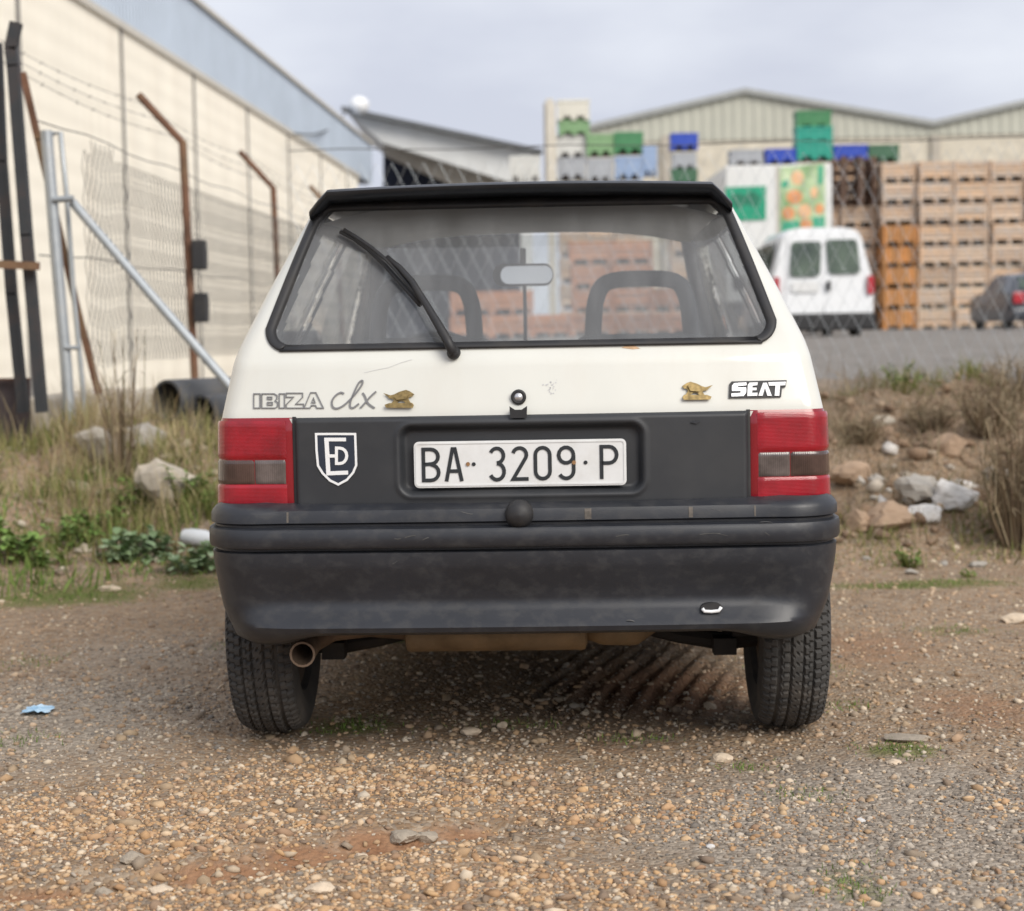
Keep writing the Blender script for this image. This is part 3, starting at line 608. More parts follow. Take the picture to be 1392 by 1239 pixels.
for s in np.linspace(-1, 1, 121):
    row = []
    for k, (o, z, osd) in enumerate(prof):
        mixs = float(ss(.55, .80, abs(s))); x, y = bplan(s, o*(1-mixs)+osd*mixs); c = float(ss(.46, .62, abs(x-CX)))
        if k >= len(prof)-3: z -= .028*c*(1 if k > len(prof)-3 else .5); 
        row.append((x, y, z))
    P.append(row)
bump = MB().grid(P).build('rear_bumper', M_bump, car, smooth=.65)
p = cat_(706, 699, BY+.03); MB().lathe([(.02, .034), (-.012, .034), (-.026, .028), (-.034, .016), (-.036, .0001)], (p.x, p.y, p.z), 'Y', 24).build('bumper_knob', M_blk, bump, smooth=True)
M_mark = mat('old tape residue', (.12, .105, .09), .8, var=.4, scale=60)
def bmark(x0, x1, o_=-.0012, za=.641, zb=.616):
    P = []
    for x in np.linspace(x0, x1, 4): P.append([(CX+x, BY+.018*(x/.7)**2+np.interp(z, [.614, .634, .643], [.026, .028, .032])+o_, z) for z in np.linspace(zb, za, 5)])
    return MB().grid(P)
for x0, x1 in ((.578, .606), (.556, .560), (-.60, -.596), (-.565, -.56), (.152, .168), (.40, .41)): bmark(x0, x1).build('tape_mark', M_mark, bump)
M_scf = mat('bumper scuff', (.085, .083, .08), .8, var=.3, scale=60)
def bz(x, z): return BY+.018*(x/.7)**2+float(np.interp(z, [q[1] for q in prof[::-1]], [q[0] for q in prof[::-1]]))
for k in range(14):
    x0 = random.uniform(-.6, .6); z0 = random.choice([.58, .575, .52, .635, .60, .37]); L0 = random.uniform(.01, .07); wd = random.uniform(.0008, .002); mb = MB()
    mb.grid([[(CX+x0+L0*u, bz(x0+L0*u, z0+dz)-.0012, z0+dz+.004*math.sin(k+2*u)) for u in np.linspace(0, 1, 6)] for dz in (0, wd)]); mb.build('scratch', M_scf, bump)
# towing eye: dark slot with a white rim
p = cat_(967, 826, BY+.028)
MB().prism(arc(0, 0, .026, .011, 0, 340, 17), lambda a, b_, t_: (p.x+a, p.y-t_, p.z+b_), -.02, .004).build('towing_slot', M_blk, bump)
MB().tube([(p.x+a, p.y-.008, p.z+b_) for a, b_ in ((-.022, -.001), (-.017, -.008), (0, -.009), (.017, -.007), (.023, .002))], .0045, 6).build('towing_eye', M_bw, bump, smooth=True)
# wheels
def wheel(name_x, sgn):
    n = 260; TW = .158; R = .292; prof = []
    tread = [-.5+i/30 for i in range(31)]
    P = []
    for j in range(n+1):
        row = []; q = 2*math.pi*j/n
        def pt(a, r): return (name_x+a*sgn, AX+r*math.cos(q), .290+r*math.sin(q))
        for a, r in ((-.052, .175), (-.078, .182), (-.090, .215), (-.090, .245), (-.084, .270)): row.append(pt(a, r))
        for i, u in enumerate(tread):
            a = u*TW; r = R-.016*abs(2*u)**3.5
            gr = min(abs(u-g) for g in (-.28, -.095, .095, .28))
            ph = (j+int(i/6)*2+(i % 6)//3) % 4
            if gr < .02: r -= .009
            elif ph == 0 and abs(u) > .1: r -= .0075
            elif ph == 2 and abs(u) <= .1 and i % 2: r -= .006
            row.append(pt(a, r))
        for a, r in ((.084, .270), (.090, .245), (.090, .215), (.078, .182), (.052, .175)): row.append(pt(a, r))
        P.append(row)
    return MB().grid(P)
for AX in (4.72, 7.16):
    for sgn in (-1, 1):
        wxc = CX+sgn*.686
        wh = wheel(wxc, sgn).build('wheel', M_tyre, car)
        MB().lathe([(sgn*.06, .176), (sgn*.05, .165), (sgn*.02, .155), (sgn*.035, .09), (sgn*.055, .06), (sgn*.055, .001)], (wxc, AX, .29), 'X', 40).build('rim', M_rim, wh, smooth=True)
        MB().lathe([(-sgn*.058, .177), (-sgn*.062, .170), (-sgn*.04, .160), (sgn*.0, .155), (sgn*.01, .12), (-sgn*.02, .115), (-sgn*.07, .11), (-sgn*.075, .04), (-sgn*.075, .001)], (wxc, AX, .29), 'X', 40).build('brake_drum', M_rim, wh, smooth=True)
# underside
MB().box(CX-.56, CX+.56, 4.42, 7.6, .385, .42).build('floor_pan', M_under, car)
mb = MB()
for s in (-1, 1): mb.box(CX+s*.50-.02, CX+s*.50+.02, 4.40, 7.6, .33, .39)
mb.box(CX-.55, CX+.55, 5.35, 5.5, .30, .39); mb.box(CX-.22, CX+.22, 5.6, 7.4, .24, .39); mb.build('underbody_rail', M_under, car, bevel=.01)
mb = MB()
ov = lambda x, k=1: [(x, 4.52+.085*k*math.cos(q), .292+.048*k*math.sin(q)) for q in np.linspace(0, 2*math.pi, 21)[:-1]]
xs = [(-.312, .6), (-.306, .96), (-.300, 1), (-.293, 1.03), (-.286, 1), (.130, 1), (.137, 1.03), (.144, 1), (.150, .96), (.156, .6)]
mb.grid([(lambda o: o+[o[0]])(ov(CX+x, k)) for x, k in xs]); mb.add(ov(CX-.312, .6), [tuple(range(20))]); mb.add(ov(CX+.156, .6), [tuple(range(20))])
muf = mb.build('muffler', M_rust, car, smooth=.6)
MB().tube([(CX+.15, 4.52, .30), (CX+.2, 4.52, .295), (CX+.27, 4.55, .29), (CX+.33, 4.65, .30), (CX+.3, 4.9, .33)], [.03, .042, .045, .035, .03], 10).build('inlet_pipe', M_rust, muf, smooth=True)
mb = MB(); pts = [(CX-.30, 4.50, .30), (CX-.40, 4.47, .315), (CX-.49, 4.43, .313), (CX-.535, 4.37, .297), (CX-.545, 4.30, .286), (CX-.545, 4.27, .284)]
mb.tube(pts, [.024, .024, .025, .028, .031, .032], 16, caps=False); mb.tube([pts[-1], (CX-.545, 4.30, .286), (CX-.54, 4.36, .295)], [.0265, .026, .02], 16, caps=False)
e0 = pts[-1]; k = len(mb.v); mb.add([(e0[0]+r*math.cos(q), e0[1]-.001, e0[2]+r*math.sin(q)) for r in (.032, .0265) for q in np.linspace(0, 2*math.pi, 17)[:-1]], [(j, (j+1) % 16, 16+(j+1) % 16, 16+j) for j in range(16)])
mb.build('tailpipe', M_pipe, car, smooth=.8)
for s in (-1, 1):
    mb = MB(); mb.tube([(CX+s*.60, 4.74, .25), (CX+s*.52, 4.72, .225), (CX+s*.40, 4.70, .245), (CX+s*.27, 4.72, .275), (CX+s*.1, 4.74, .31)], [.045, .026, .020, .020, .02], 8)
    mb.tube([(CX+s*.60, 4.70, .27), (CX+s*.50, 4.60, .30), (CX+s*.40, 4.55, .36)], [.02, .016, .016], 6); mb.cbox((CX+s*.52, 4.66, .225), (.030, .03, .022)); mb.cbox((CX+s*.57, 4.7, .30), (.03, .06, .05))
    mb.build('suspension_arm', M_under, car, smooth=.7)
MB().tube([(CX-.5, 4.78, .36), (CX+.5, 4.78, .36)], .035, 10).build('axle_beam', M_under, car, smooth=True)
# interior
def seat(x):
    mb = MB(); y0 = 5.86
    P = [(x-.165, y0, .95), (x-.160, y0+.01, 1.08), (x-.148, y0+.03, 1.17), (x-.11, y0+.04, 1.222), (x, y0+.045, 1.232), (x+.11, y0+.04, 1.222), (x+.148, y0+.03, 1.17), (x+.160, y0+.01, 1.08), (x+.165, y0, .95)]
    mb.tube(smooth_pts(P, 5), .028, 10); mb.build('headrest', M_seat, car, smooth=True)
    mb = MB().cbox((x, y0+.02, .78), (.22, .06, .27)); mb.cbox((x, 6.1, .5), (.22, .26, .07)); mb.build('front_seat', M_seat, car, bevel=.04)
seat(CX-.355); seat(CX+.36)
MB().cbox((CX, 5.02, .74), (.60, .07, .24)).build('rear_seat', M_seat, car, bevel=.03)
MB().cbox((CX, 4.66, .955), (.60, .30, .012)).build('parcel_shelf', M_seat, car, bevel=.004)
MB().cbox((CX, 6.62, .86), (.64, .18, .12)).build('dashboard', M_trim, car, bevel=.04)
mb = MB(); sw = [(CX-.36+.19*math.cos(q), 6.30+.07*math.sin(q), .90+.16*math.sin(q)) for q in np.linspace(0, 2*math.pi, 25)[:-1]]; mb.tube(sw, .014, 6, closed=True); mb.tube([(CX-.54, 6.31, .9), (CX-.18, 6.31, .9)], .016, 6); mb.build('steering_wheel', M_seat, car, smooth=True)
M_mir = mat('mirror glass', (.85, .85, .82), .12, 1.0, var=.03)
p = cat_(711, 374, 6.05); mb = MB(); hw2, hh2 = 41*6.05/FPX, 15*6.05/FPX
oval = arc(hw2-.03, 0, .03, hh2, -90, 90, 8)+arc(-hw2+.03, 0, .03, hh2, 90, 270, 8)
mir = MB().prism(oval, lambda a, b_, t_: (p.x+a, p.y-t_, p.z+b_), -.03, .0).build('interior_mirror', M_trim, car)
MB().prism([(a*.86+.012, b_*.8) for a, b_ in oval], lambda a, b_, t_: (p.x+a, p.y-t_-.001, p.z+b_), .0005, .003).build('mirror_glass', M_mir, mir)
MB().tube([(p.x, p.y+.02, p.z+.02), (p.x, p.y+.08, p.z+.09)], .01, 6).build('mirror_stem', M_trim, mir)
MB().tube([(p.x+.004, p.y+.01, p.z-.03), (p.x+.005, p.y+.01, p.z-.12), (p.x+.004, p.y+.01, p.z-.23)], .007, 6).build('mirror_cord', M_seat, mir)
car.location = CARO; car.rotation_euler = (0, 0, -YAW)

# ------------------------------------------------------------------ warehouse on the left (runs away from the viewer, parallel to the fence)
VA = math.atan((821-696)/FPX)-.002         # heading of the long walls, to the right of straight ahead
VD = Vector((math.sin(VA), math.cos(VA), 0)); VN = Vector((math.cos(VA), -math.sin(VA), 0))
def along(off, dist, z): return VN*off+VD*dist+Vector((0, 0, z))
M_cream = mat('cream precast wall', (.93, .87, .74), .85, var=.04, scale=1.2, dirt=((.66, .57, .46), .35, 1.1), wave=(.75, .6, 'Z'), stretch=(1, 1, .18))
M_seam = mat('dark joint', (.20, .19, .18), .9, var=.2)
M_clad = mat('blue grey cladding', (.40, .46, .54), .45, .2, var=.08, scale=.6)
M_flash = mat('pale flashing', (.60, .56, .48), .5, .1, var=.1)
WO = -9.0; WZT = 6.92; CZT = 8.60; Z0 = -.3
rot = lambda: (0, 0, -VA)
o0 = along(WO, 30, Z0); wh_ = thing('warehouse', o0, 'long cream warehouse wall with blue grey metal cladding above, behind the left fence', 'warehouse')
def slab(mb, off0, off1, d0, d1, z0, z1):
    q = [along(o, d_, z) for z in (z0, z1) for d_ in (d0, d1) for o in (off0, off1)]
    return mb.add(q, [(0, 2, 3, 1), (4, 5, 7, 6), (0, 1, 5, 4), (2, 6, 7, 3), (0, 4, 6, 2), (1, 3, 7, 5)])
slab(MB(), WO-18, WO-.25, 3, 66.8, Z0, WZT).build('back_wall', M_seam, wh_)
for i in range(-4, 7):
    d0 = 27.6+6.05*i; d1 = min(d0+6.05, 67)
    slab(MB(), WO-.24, WO, d0+.06, d1-.06, Z0, WZT).build('wall_panel', M_cream, wh_, bevel=.012)
for i in range(-3, 7): slab(MB(), WO-.02, WO+.025, 27.6+6.05*i-.075, 27.6+6.05*i+.075, Z0, WZT-.02).build('joint_strip', M_seam, wh_)
slab(MB(), WO-.30, WO+.07, 3, 67.1, WZT+.003, WZT+.14).build('ledge_flashing', M_flash, wh_)
for i in range(-3, 8):
    d0 = 27.6+6.05*i; d1 = min(d0+6.05, 71.5); mb = MB(); P = []
    n = int((d1-d0)/.25)
    for z in (WZT+.145, CZT):
        row = []
        for k in range(n):
            a = d0+(d1-d0)*k/n; st = (d1-d0)/n
            for u, h in ((0, 0), (.45, 0), (.55, .045), (.9, .045)): row.append(along(WO-.06+h, a+u*st, z))
        row.append(along(WO-.06, d1, z)); P.append(row)
    mb.grid(P); mb.build('cladding_sheet', M_clad, wh_)
slab(MB(), WO-18, WO-.10, 9, 71.4, WZT+.12, CZT-.1).build('parapet_back', M_clad, wh_)
slab(MB(), WO-.16, WO+.06, 9, 71.6, CZT+.002, CZT+.10).build('parapet_cap', M_flash, wh_)

# ------------------------------------------------------------------ white canopy shed beyond the warehouse
def P2(l, Y): return [at(x, y, Y) for x, y in l]
M_wsteel = mat('white steel fascia', (.66, .67, .66), .5, .1, var=.06, scale=.8, dirt=((.45, .43, .40), .3, .7))
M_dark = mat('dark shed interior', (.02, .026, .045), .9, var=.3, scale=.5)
M_tan = mat('tan purlin', (.42, .38, .32), .8, var=.2, scale=1.5)
M_gut = mat('grey gutter', (.12, .125, .13), .6, .2, var=.2)
def wedge(mb, pl, Y, dep):
    q = P2(pl, Y); n = len(q); b_ = [p+Vector((0, dep, 0)) for p in q]
    return mb.add(q+b_, [tuple(range(n)), tuple(range(n, 2*n))[::-1]]+[(i, (i+1) % n, n+(i+1) % n, n+i) for i in range(n)])
SY = 74; sh_o = at(600, 452, SY); shed = thing('canopy_shed', (sh_o.x, SY, .2), 'white canopy roof sloping down over a dark open shed beyond the warehouse', 'shed')
wedge(MB(), [(470, 151), (735, 209), (735, 250), (700, 250), (520, 194)], SY, 12).build('fascia', M_wsteel, shed)
wedge(MB(), [(464, 144), (738, 203), (738, 208.5), (464, 150.5)], SY-.6, .55).build('roof_edge', M_gut, shed)
wedge(MB(), [(522, 194), (690, 246), (690, 262), (640, 262), (522, 210)], SY+.9, 1.2).build('purlin_band', M_tan, shed)
wedge(MB(), [(521, 196), (720, 240), (720, 470), (521, 470)], SY+6, .3).build('back_wall', M_dark, shed)
wedge(MB(), [(708, 206), (724, 206), (724, 470), (708, 470)], SY-.3, .6).build('post', M_wsteel, shed)
p = at(488, 143, 69)
fl = thing('flood_lamp', (p.x, 69, p.z-.6), 'white dome flood lamp on the corner of the warehouse roof', 'lamp')
stone_mesh(MB(), p, (.42, .42, .34), 3, jag=.1).build('lamp_head', M_bw, fl, smooth=True)
MB().tube([at(474, 151, 69), at(482, 148, 69), p], .09, 6).build('lamp_arm', M_gut, fl, smooth=True)
a_, b2 = at(400, 182, 50), at(472, 151, 69)
cab = MB().tube([a_.lerp(b2, k/8)-Vector((0, 0, .35*math.sin(math.pi*k/8))) for k in range(9)], .035, 5).build('overhead_cable', M_gut, None, tuple(a_), smooth=True); tag(cab, 'thin dark cable strung to the flood lamp along the warehouse', 'cable')

# ------------------------------------------------------------------ gabled warehouse in the far background
M_gab = mat('beige ribbed sheeting', (.47, .47, .40), .6, .1, var=.06, scale=.4)
M_block = mat('pale block wall', (.60, .55, .45), .9, var=.16, scale=2.2, bump=.2, bscale=3, dirt=((.42, .37, .29), .4, .8))
GY_ = 88; gb = at(1020, 440, GY_); gab = thing('gabled_warehouse', (gb.x, GY_, .8), 'beige ribbed metal warehouse with twin gables behind the crates', 'warehouse')
def gable(l, apex, r, base):
    mb = MB(); A, B_, C_ = at(*l, GY_), at(*apex, GY_), at(*r, GY_); n = int((C_.x-A.x)/.5); lo = []; hi = []
    zb = at(base[0], base[1], GY_).z
    for k in range(n):
        for u, dpt in ((0, 0), (.5, 0), (.6, -.05), (.9, -.05)):
            x = A.x+(C_.x-A.x)*(k+u)/n; z = np.interp(x, [A.x, B_.x, C_.x], [A.z, B_.z, C_.z]); hi.append((x, GY_+dpt, z)); lo.append((x, GY_+dpt, zb))
    mb.grid([lo, hi]); mb.build('gable_sheeting', M_gab, gab)
    mb = MB()
    for (p, q) in ((A, B_), (B_, C_)): 
        d_ = Vector((0, 0, .13)); mb.add([p-d_+Vector((0, -.3, 0)), q-d_+Vector((0, -.3, 0)), q+d_+Vector((0, -.3, 0)), p+d_+Vector((0, -.3, 0)), p-d_+Vector((0, 30, 0)), q-d_+Vector((0, 30, 0)), q+d_+Vector((0, 30, 0)), p+d_+Vector((0, 30, 0))], [(0, 1, 2, 3), (3, 2, 6, 7), (0, 4, 5, 1), (0, 3, 7, 4), (1, 5, 6, 2)])
    mb.build('roof_slope', M_gut if False else mat('grey roof sheet', (.34, .35, .34), .6, .2), gab)
gable((780, 178), (1012, 124), (1268, 168), (1020, 190)); gable((1268, 168), (1510, 112), (1760, 170), (1500, 180))
mb = MB(); a_ = at(775, 186, GY_); c_ = at(1770, 176, GY_); mb.box(a_.x, c_.x, GY_+.06, GY_+.5, .2, (a_.z+c_.z)/2+.3); mb.build('block_wall', M_block, gab)
for px in (1272, 905): p = at(px, 185, GY_); MB().box(p.x-.22, p.x+.22, GY_-.12, GY_+.05, .2, p.z).build('pilaster', M_tan, gab)

# ------------------------------------------------------------------ crates
def WOOD(n, c): return mat(n, c, .85, var=.22, scale=3.5, stretch=(1, 1, 9), obrand=[(.66, .63, .61), (1.15, 1.10, 1.04), (.82, .70, .60), (.88, .93, 1.0), (1.18, .98, .78), (.70, .68, .70), (1.0, .95, .9)], dirt=((.24, .18, .13), .3, 2.5))
M_wood = WOOD('weathered crate wood', (.62, .50, .395)); M_orange = WOOD('orange crate wood', (.55, .29, .12)); M_terra = WOOD('reddish crate wood', (.60, .31, .19)); M_brown = WOOD('dark pallet wood', (.16, .105, .08))
M_shade = mat('painted gap shade', (.11, .075, .05), .9, var=.3)  # dark colour painted in as the shade of plank and skid gaps
CW, CH, CD = 1.18, .66, 1.0
def wood_crate(name, m, label, upright=False):
    c = thing(name, (0, 0, 0), label, 'crate', 'stacked wooden crates in the yard'); x = CW/2
    MB().box(-x+.05, x-.05, .04, CD-.04, .14, CH-.03).build('inner_box', M_shade, c)
    z0 = .13
    if not upright:
        for i in range(4):
            h = (CH-z0-.02)/4; mb = MB(); a, b_ = z0+i*h+.008, z0+(i+1)*h-.008; j = .004*((i*7) % 3)
            mb.box(-x, x, -j, .03, a, b_); mb.build('front_plank', m, c)
            for s in (-1, 1): MB().box(s*x-.025, s*x+.0, .035, CD, a, b_).build('side_plank', m, c)
    else:
        for i in range(9):
            w_ = CW/9; MB().box(-x+i*w_+.012, -x+(i+1)*w_-.012, 0, .03, z0, CH-.01).build('front_slat', m, c)
        for s in (-1, 1): MB().box(s*x-.025, s*x, .035, CD, z0, CH-.01).build('side_plank', m, c)
    for s in (-1, 1): MB().box(s*(x-.045)-.035, s*(x-.045)+.035, -.035, -.004 if not upright else -.002, .01, CH-.005).build('corner_post', m, c)
    for k in (-1, 0, 1): MB().box(k*(x-.09)-.05, k*(x-.09)+.05, .004, CD, 0, .125).build('skid', m, c)
    MB().box(-x+.16, x-.16, .30, CD-.05, .004, .12).build('gap_shade_block', M_shade, c)  # added dark block: keeps daylight from showing between the skids
    return c
CR = {'tan': wood_crate('wooden_crate', M_wood, ''), 'orange': wood_crate('wooden_crate', M_orange, '', True), 'red': wood_crate('wooden_crate', M_terra, '')}
USED = set()
def place(kind, loc, label, store=CR, rz=0, scale=None, group=None):
    r = store[kind]
    if kind in USED: return dup(r, loc, label, rz, group, scale)
    USED.add(kind); r.location = loc; r['label'] = label; r.rotation_euler = (0, 0, rz)
    if scale: r.scale = scale
    if group: r['group'] = group
    return r
ORD = ['lowest', 'second', 'third', 'fourth', 'fifth', 'sixth', 'seventh', 'eighth']
ZY = .86
CY = 57.5
def colx(px): return at(px, 330, CY).x
cols = [(1222, 8, 'orange-based column'), (1272, 8, 'first column right of the orange ones'), (1321, 8, 'second column right of the orange ones'), (1370, 8, 'third column right of the orange ones'), (1419, 8, 'last column at the right edge')]
for ci, (px, n, nm) in enumerate(cols):
    for r in range(n):
        kind = 'orange' if ci == 0 and r < 5 else 'tan'
        place(kind, (colx(px)+random.uniform(-.05, .05), CY+random.uniform(-.15, .15), ZY+r*.68), f'{"orange slatted" if kind == "orange" else "weathered tan"} wooden crate, {ORD[r]} up in the {nm}', rz=random.uniform(-.05, .05), scale=(.94, 1, 1))
# columns partly behind the van and the trailer
for ci, (px, n, nm) in enumerate([(1172, 6, 'column behind the white van'), (1121, 6, 'column half hidden by the onion poster')]):
    for r in range(n):
        place('tan', (colx(px), CY+.7+random.uniform(-.06, .06), ZY+r*.68), f'weathered wooden crate, {ORD[r]} up in the {nm}', rz=random.uniform(-.05, .05), scale=(.94, 1, 1))
RY = 50
for ci in range(7):
    px = 640+ci*55
    for r in range((2, 2, 1, 4, 4, 2, 1)[ci]):
        kind = 'red'; p = at(px, 430, RY)
        place(kind, (p.x+random.uniform(-.04, .04), RY+random.uniform(-.08, .08), ZY+r*.68), f'reddish crate seen through the car window, {ORD[r]} up in {["leftmost", "second", "third", "fourth", "fifth", "sixth", "rightmost"][ci]} column', rz=random.uniform(-.02, .02))
# dark pallets standing on the column behind the van
pal0 = thing('pallet', (0, 0, 0), '', 'pallet', 'dark pallets on the crate stack')
for i in range(5): MB().box(-.5, .5, -.07, -.05, .02+i*.22, .16+i*.22).build('pallet_board', M_brown, pal0)
for k in (-1, 0, 1): MB().box(k*.42-.05, k*.42+.05, -.048, .05, 0, 1.08).build('pallet_block', M_brown, pal0)
for i in range(5): MB().box(-.5, .5, .052, .07, .02+i*.22, .16+i*.22).build('pallet_board', M_brown, pal0)
CR['pallet'] = pal0
zt = ZY+6*.68
for i, (px, yy, dz) in enumerate([(1150, .1, 0), (1172, .25, 0), (1190, .42, 0), (1158, .6, .02)]):
    place('pallet', (colx(px), CY+.4+yy, zt), f'dark brown wooden pallet standing upright above the van, {["leftmost", "second from left", "rightmost", "rearmost"][i]}', rz=math.pi/2+.1*i-.1 if i < 3 else .05, scale=(1, 1, 1.45))
# plastic bins
def PL(n, c): return mat(n, c, .5, var=.1, scale=1.5, dirt=((.35, .34, .32), .25, 2))
PC_ = {'white': PL('white bin plastic', (.66, .66, .63)), 'green': PL('pale green bin plastic', (.22, .38, .19)), 'deepgreen': PL('deep green bin plastic', (.06, .24, .10)), 'grey': PL('grey bin plastic', (.40, .42, .45)), 'lightblue': PL('light blue bin plastic', (.30, .40, .58)), 'blue': PL('blue bin plastic', (.025, .075, .48)), 'teal': PL('teal bin plastic', (.02, .34, .25)), 'darkgreen': PL('dark green bin plastic', (.06, .16, .09)), 'cream': PL('cream bin plastic', (.70, .68, .60))}
BIN = {}
for cname, m in PC_.items():
    c = thing('plastic_bin', (0, 0, 0), '', 'bin', 'stacked plastic bins in the yard'); x = .55; h = .64
    mb = MB(); mb.box(-x+.03, x-.03, .03, .06, .12, h-.04).box(-x+.03, x-.03, .94, .97, .12, h-.04).box(-x+.03, -x+.06, .062, .938, .12, h-.04).box(x-.06, x-.03, .062, .938, .12, h-.04).box(-x+.062, x-.062, .062, .938, .125, .15); mb.build('bin_wall', m, c)
    mb = MB().box(-x, x, 0, 1, h-.038, h); mb = MB()
    mb.box(-x, x, 0, .07, h-.085, h).box(-x, x, .93, 1, h-.085, h).box(-x, -x+.07, .072, .928, h-.085, h).box(x-.07, x, .072, .928, h-.085, h); mb.build('rim', m, c)
    for i in range(6): xx = -x+.04+(2*x-.08)*i/5; MB().box(xx-.022, xx+.022, .004, .0285, .125, h-.09).build('rib', m, c)
    for k in (-1, 0, 1): MB().box(k*(x-.1)-.09, k*(x-.1)+.09, .01, .99, 0, .118).build('foot', m, c)
    MB().box(-x+.14, x-.14, .35, .95, .004, .11).build('gap_shade_block', M_shade, c)  # added dark fill, shade painted in between the bin feet
    BIN[cname] = c
    for q in [c]+list(c.children): pass
USED_B = set()
def binp(cn, px, pyb, Y, wpx, label, hs=1.0):
    p = at(px, pyb, Y); sc = (wpx*Y/FPX)/1.1; r = BIN[cn]
    if cn in USED_B: r = dup(r, p, label)
    USED_B.add(cn); r.location = p; r['label'] = label; r.scale = (sc, sc, sc*hs); r.rotation_euler = (0, 0, random.uniform(-.03, .03)); return r
LY = 61
for cn, px, pyb, wp, hs, lb in [
    ('cream', 780, 163, 44, 1.05, 'white plastic bin at the very top of the tallest stack by the beige pole'), ('green', 781, 183, 42, .8, 'pale green plastic bin just under the topmost white bin'), ('white', 777, 213, 42, 1.15, 'white plastic bin under the pale green one in the tallest stack'), ('grey', 777, 243, 40, 1.2, 'grey plastic bin low in the tallest stack by the beige pole'), ('white', 777, 275, 40, 1.2, 'white plastic bin at the foot of the tallest stack'),
    ('green', 816, 211, 37, 1.3, 'pale green plastic bin topping the stack left of the deep green bin'), ('grey', 816, 246, 36, 1.45, 'grey plastic bin under the pale green top bin'), ('grey', 816, 280, 36, 1.45, 'lowest grey plastic bin under the pale green top bin'),
    ('deepgreen', 855, 208, 40, 1.2, 'deep green plastic bin on top of the light blue one'), ('lightblue', 855, 243, 38, 1.35, 'light blue plastic bin under the deep green one'), ('lightblue', 855, 278, 38, 1.4, 'lower light blue plastic bin just above the car roof'),
    ('lightblue', 884, 240, 20, 3.6, 'narrow grey blue bin stack beside the light blue bins'),
    ('blue', 931, 203, 37, 1.0, 'bright blue plastic bin on top of the lone stack'), ('grey', 931, 229, 33, 1.1, 'grey plastic bin in the middle of the lone stack'), ('darkgreen', 931, 251, 36, 1.0, 'dark green plastic bin low in the lone stack'), ('darkgreen', 931, 276, 36, 1.0, 'lowest dark green plastic bin in the lone stack')]:
    binp(cn, px, pyb, LY+random.uniform(-.2, .2), wp, lb, hs)
BY2 = 59.4
for cn, px, pyb, wp, hs, lb in [
    ('grey', 1016, 223, 44, .75, 'pale grey plastic bin above the white trailer'), ('blue', 1062, 221, 42, .75, 'blue plastic bin to the left of the teal bins'), ('teal', 1108, 217, 49, .85, 'lowest teal plastic bin above the onion poster'), ('teal', 1108, 194, 49, .75, 'middle teal plastic bin above the onion poster'), ('deepgreen', 1107, 174, 47, .85, 'deep green plastic bin crowning the teal ones'), ('blue', 1157, 216, 46, .7, 'blue plastic bin to the right of the teal bins'), ('darkgreen', 1202, 219, 42, .9, 'dark green plastic bin beside the top of the wooden stack')]:
    binp(cn, px, pyb, BY2, wp, lb, hs)
# stack that carries the right-hand bins
for i, px in enumerate((1016, 1062, 1108, 1157, 1202)):
    p = at(px, 222, BY2); n = 6
    for r in range(n): place('tan', (p.x, BY2+.4, ZY+r*(p.z-ZY)/n), f'wooden crate, {ORD[r]} up in rear column under the {["pale grey bin", "left blue bin", "teal bins", "right blue bin", "dark green bin"][i]}', scale=(.98, 1, ((p.z-ZY)/n)/.68))
for i, px in enumerate((779, 816, 855, 931)):
    p = at(px, 277, LY); n = 5
    for r in range(n): place('tan', (p.x, LY+.1, ZY+r*(p.z-ZY)/n), f'wooden crate, {ORD[r]} up under the {["tallest bin stack", "pale green bin stack", "light blue bin stack", "lone blue bin stack"][i]}', scale=(.8, 1, ((p.z-ZY)/n)/.68))
p = at(747, 135, LY-.6); MB().box(p.x-.12, p.x+.12, LY-.7, LY-.45, .6, p.z).box(p.x-.2, p.x+.2, LY-.44, LY-.42, p.z-3, p.z-.1).build('beige_pole', M_flash, None, (p.x, LY-.6, .6)); tag(bpy.data.objects['beige_pole'], 'tall beige post beside the tallest bin stack', 'post')
for i, (px, pyb) in enumerate([(706, 246), (722, 246)]): binp('white', px, pyb, 66, 26, f'white plastic bin by the canopy edge, {["left", "right"][i]} of the pair', 2.2)

# ------------------------------------------------------------------ white trailer with posters
M_tw = mat('white trailer panel', (.70, .71, .70), .5, var=.04, scale=.8, dirt=((.5, .48, .45), .3, 1.2))
TY = 40
a_, c_ = at(986, 224, TY), at(1131, 224, TY); zt = (a_.z+c_.z)/2
tr = thing('box_trailer', ((a_.x+c_.x)/2, TY, ZY), 'white box trailer with a green sign and an onion poster behind the van', 'trailer')
MB().box(a_.x, c_.x, TY, TY+7, ZY+.75, zt).build('trailer_box', M_tw, tr, bevel=.03)
mx_ = at(1057, 260, TY).x
MB().box(mx_-.025, mx_+.025, TY-.02, TY-.002, ZY+.76, zt-.03).build('door_seam', M_flash, tr)
MB().box(a_.x+.2, c_.x-.2, TY+.3, TY+6.8, ZY+.45, ZY+.74).build('chassis', M_gut, tr)
for s in (a_.x+.25, c_.x-.25):
    for yy in (1.2, 5.4): MB().lathe([(-.13, .05), (-.13, .42), (-.1, .47), (.1, .47), (.13, .42), (.13, .05)], (s, TY+yy, ZY+.47), 'X', 24).build('wheel', M_tyre, tr, smooth=True)
M_sgreen = mat('sign green', (.01, .30, .17), .5, var=.1); M_sg2 = mat('sign dark green', (.015, .17, .10), .5, var=.2); M_pal = mat('poster leaf green', (.30, .52, .22), .5, var=.35, scale=2.5, col2=(.62, .74, .48)); M_on = mat('onion orange', (.66, .30, .13), .5, var=.25, scale=5); M_on2 = mat('onion pale', (.74, .46, .26), .5, var=.2, scale=5); M_tl = mat('poster teal', (.05, .36, .22), .5, var=.2)
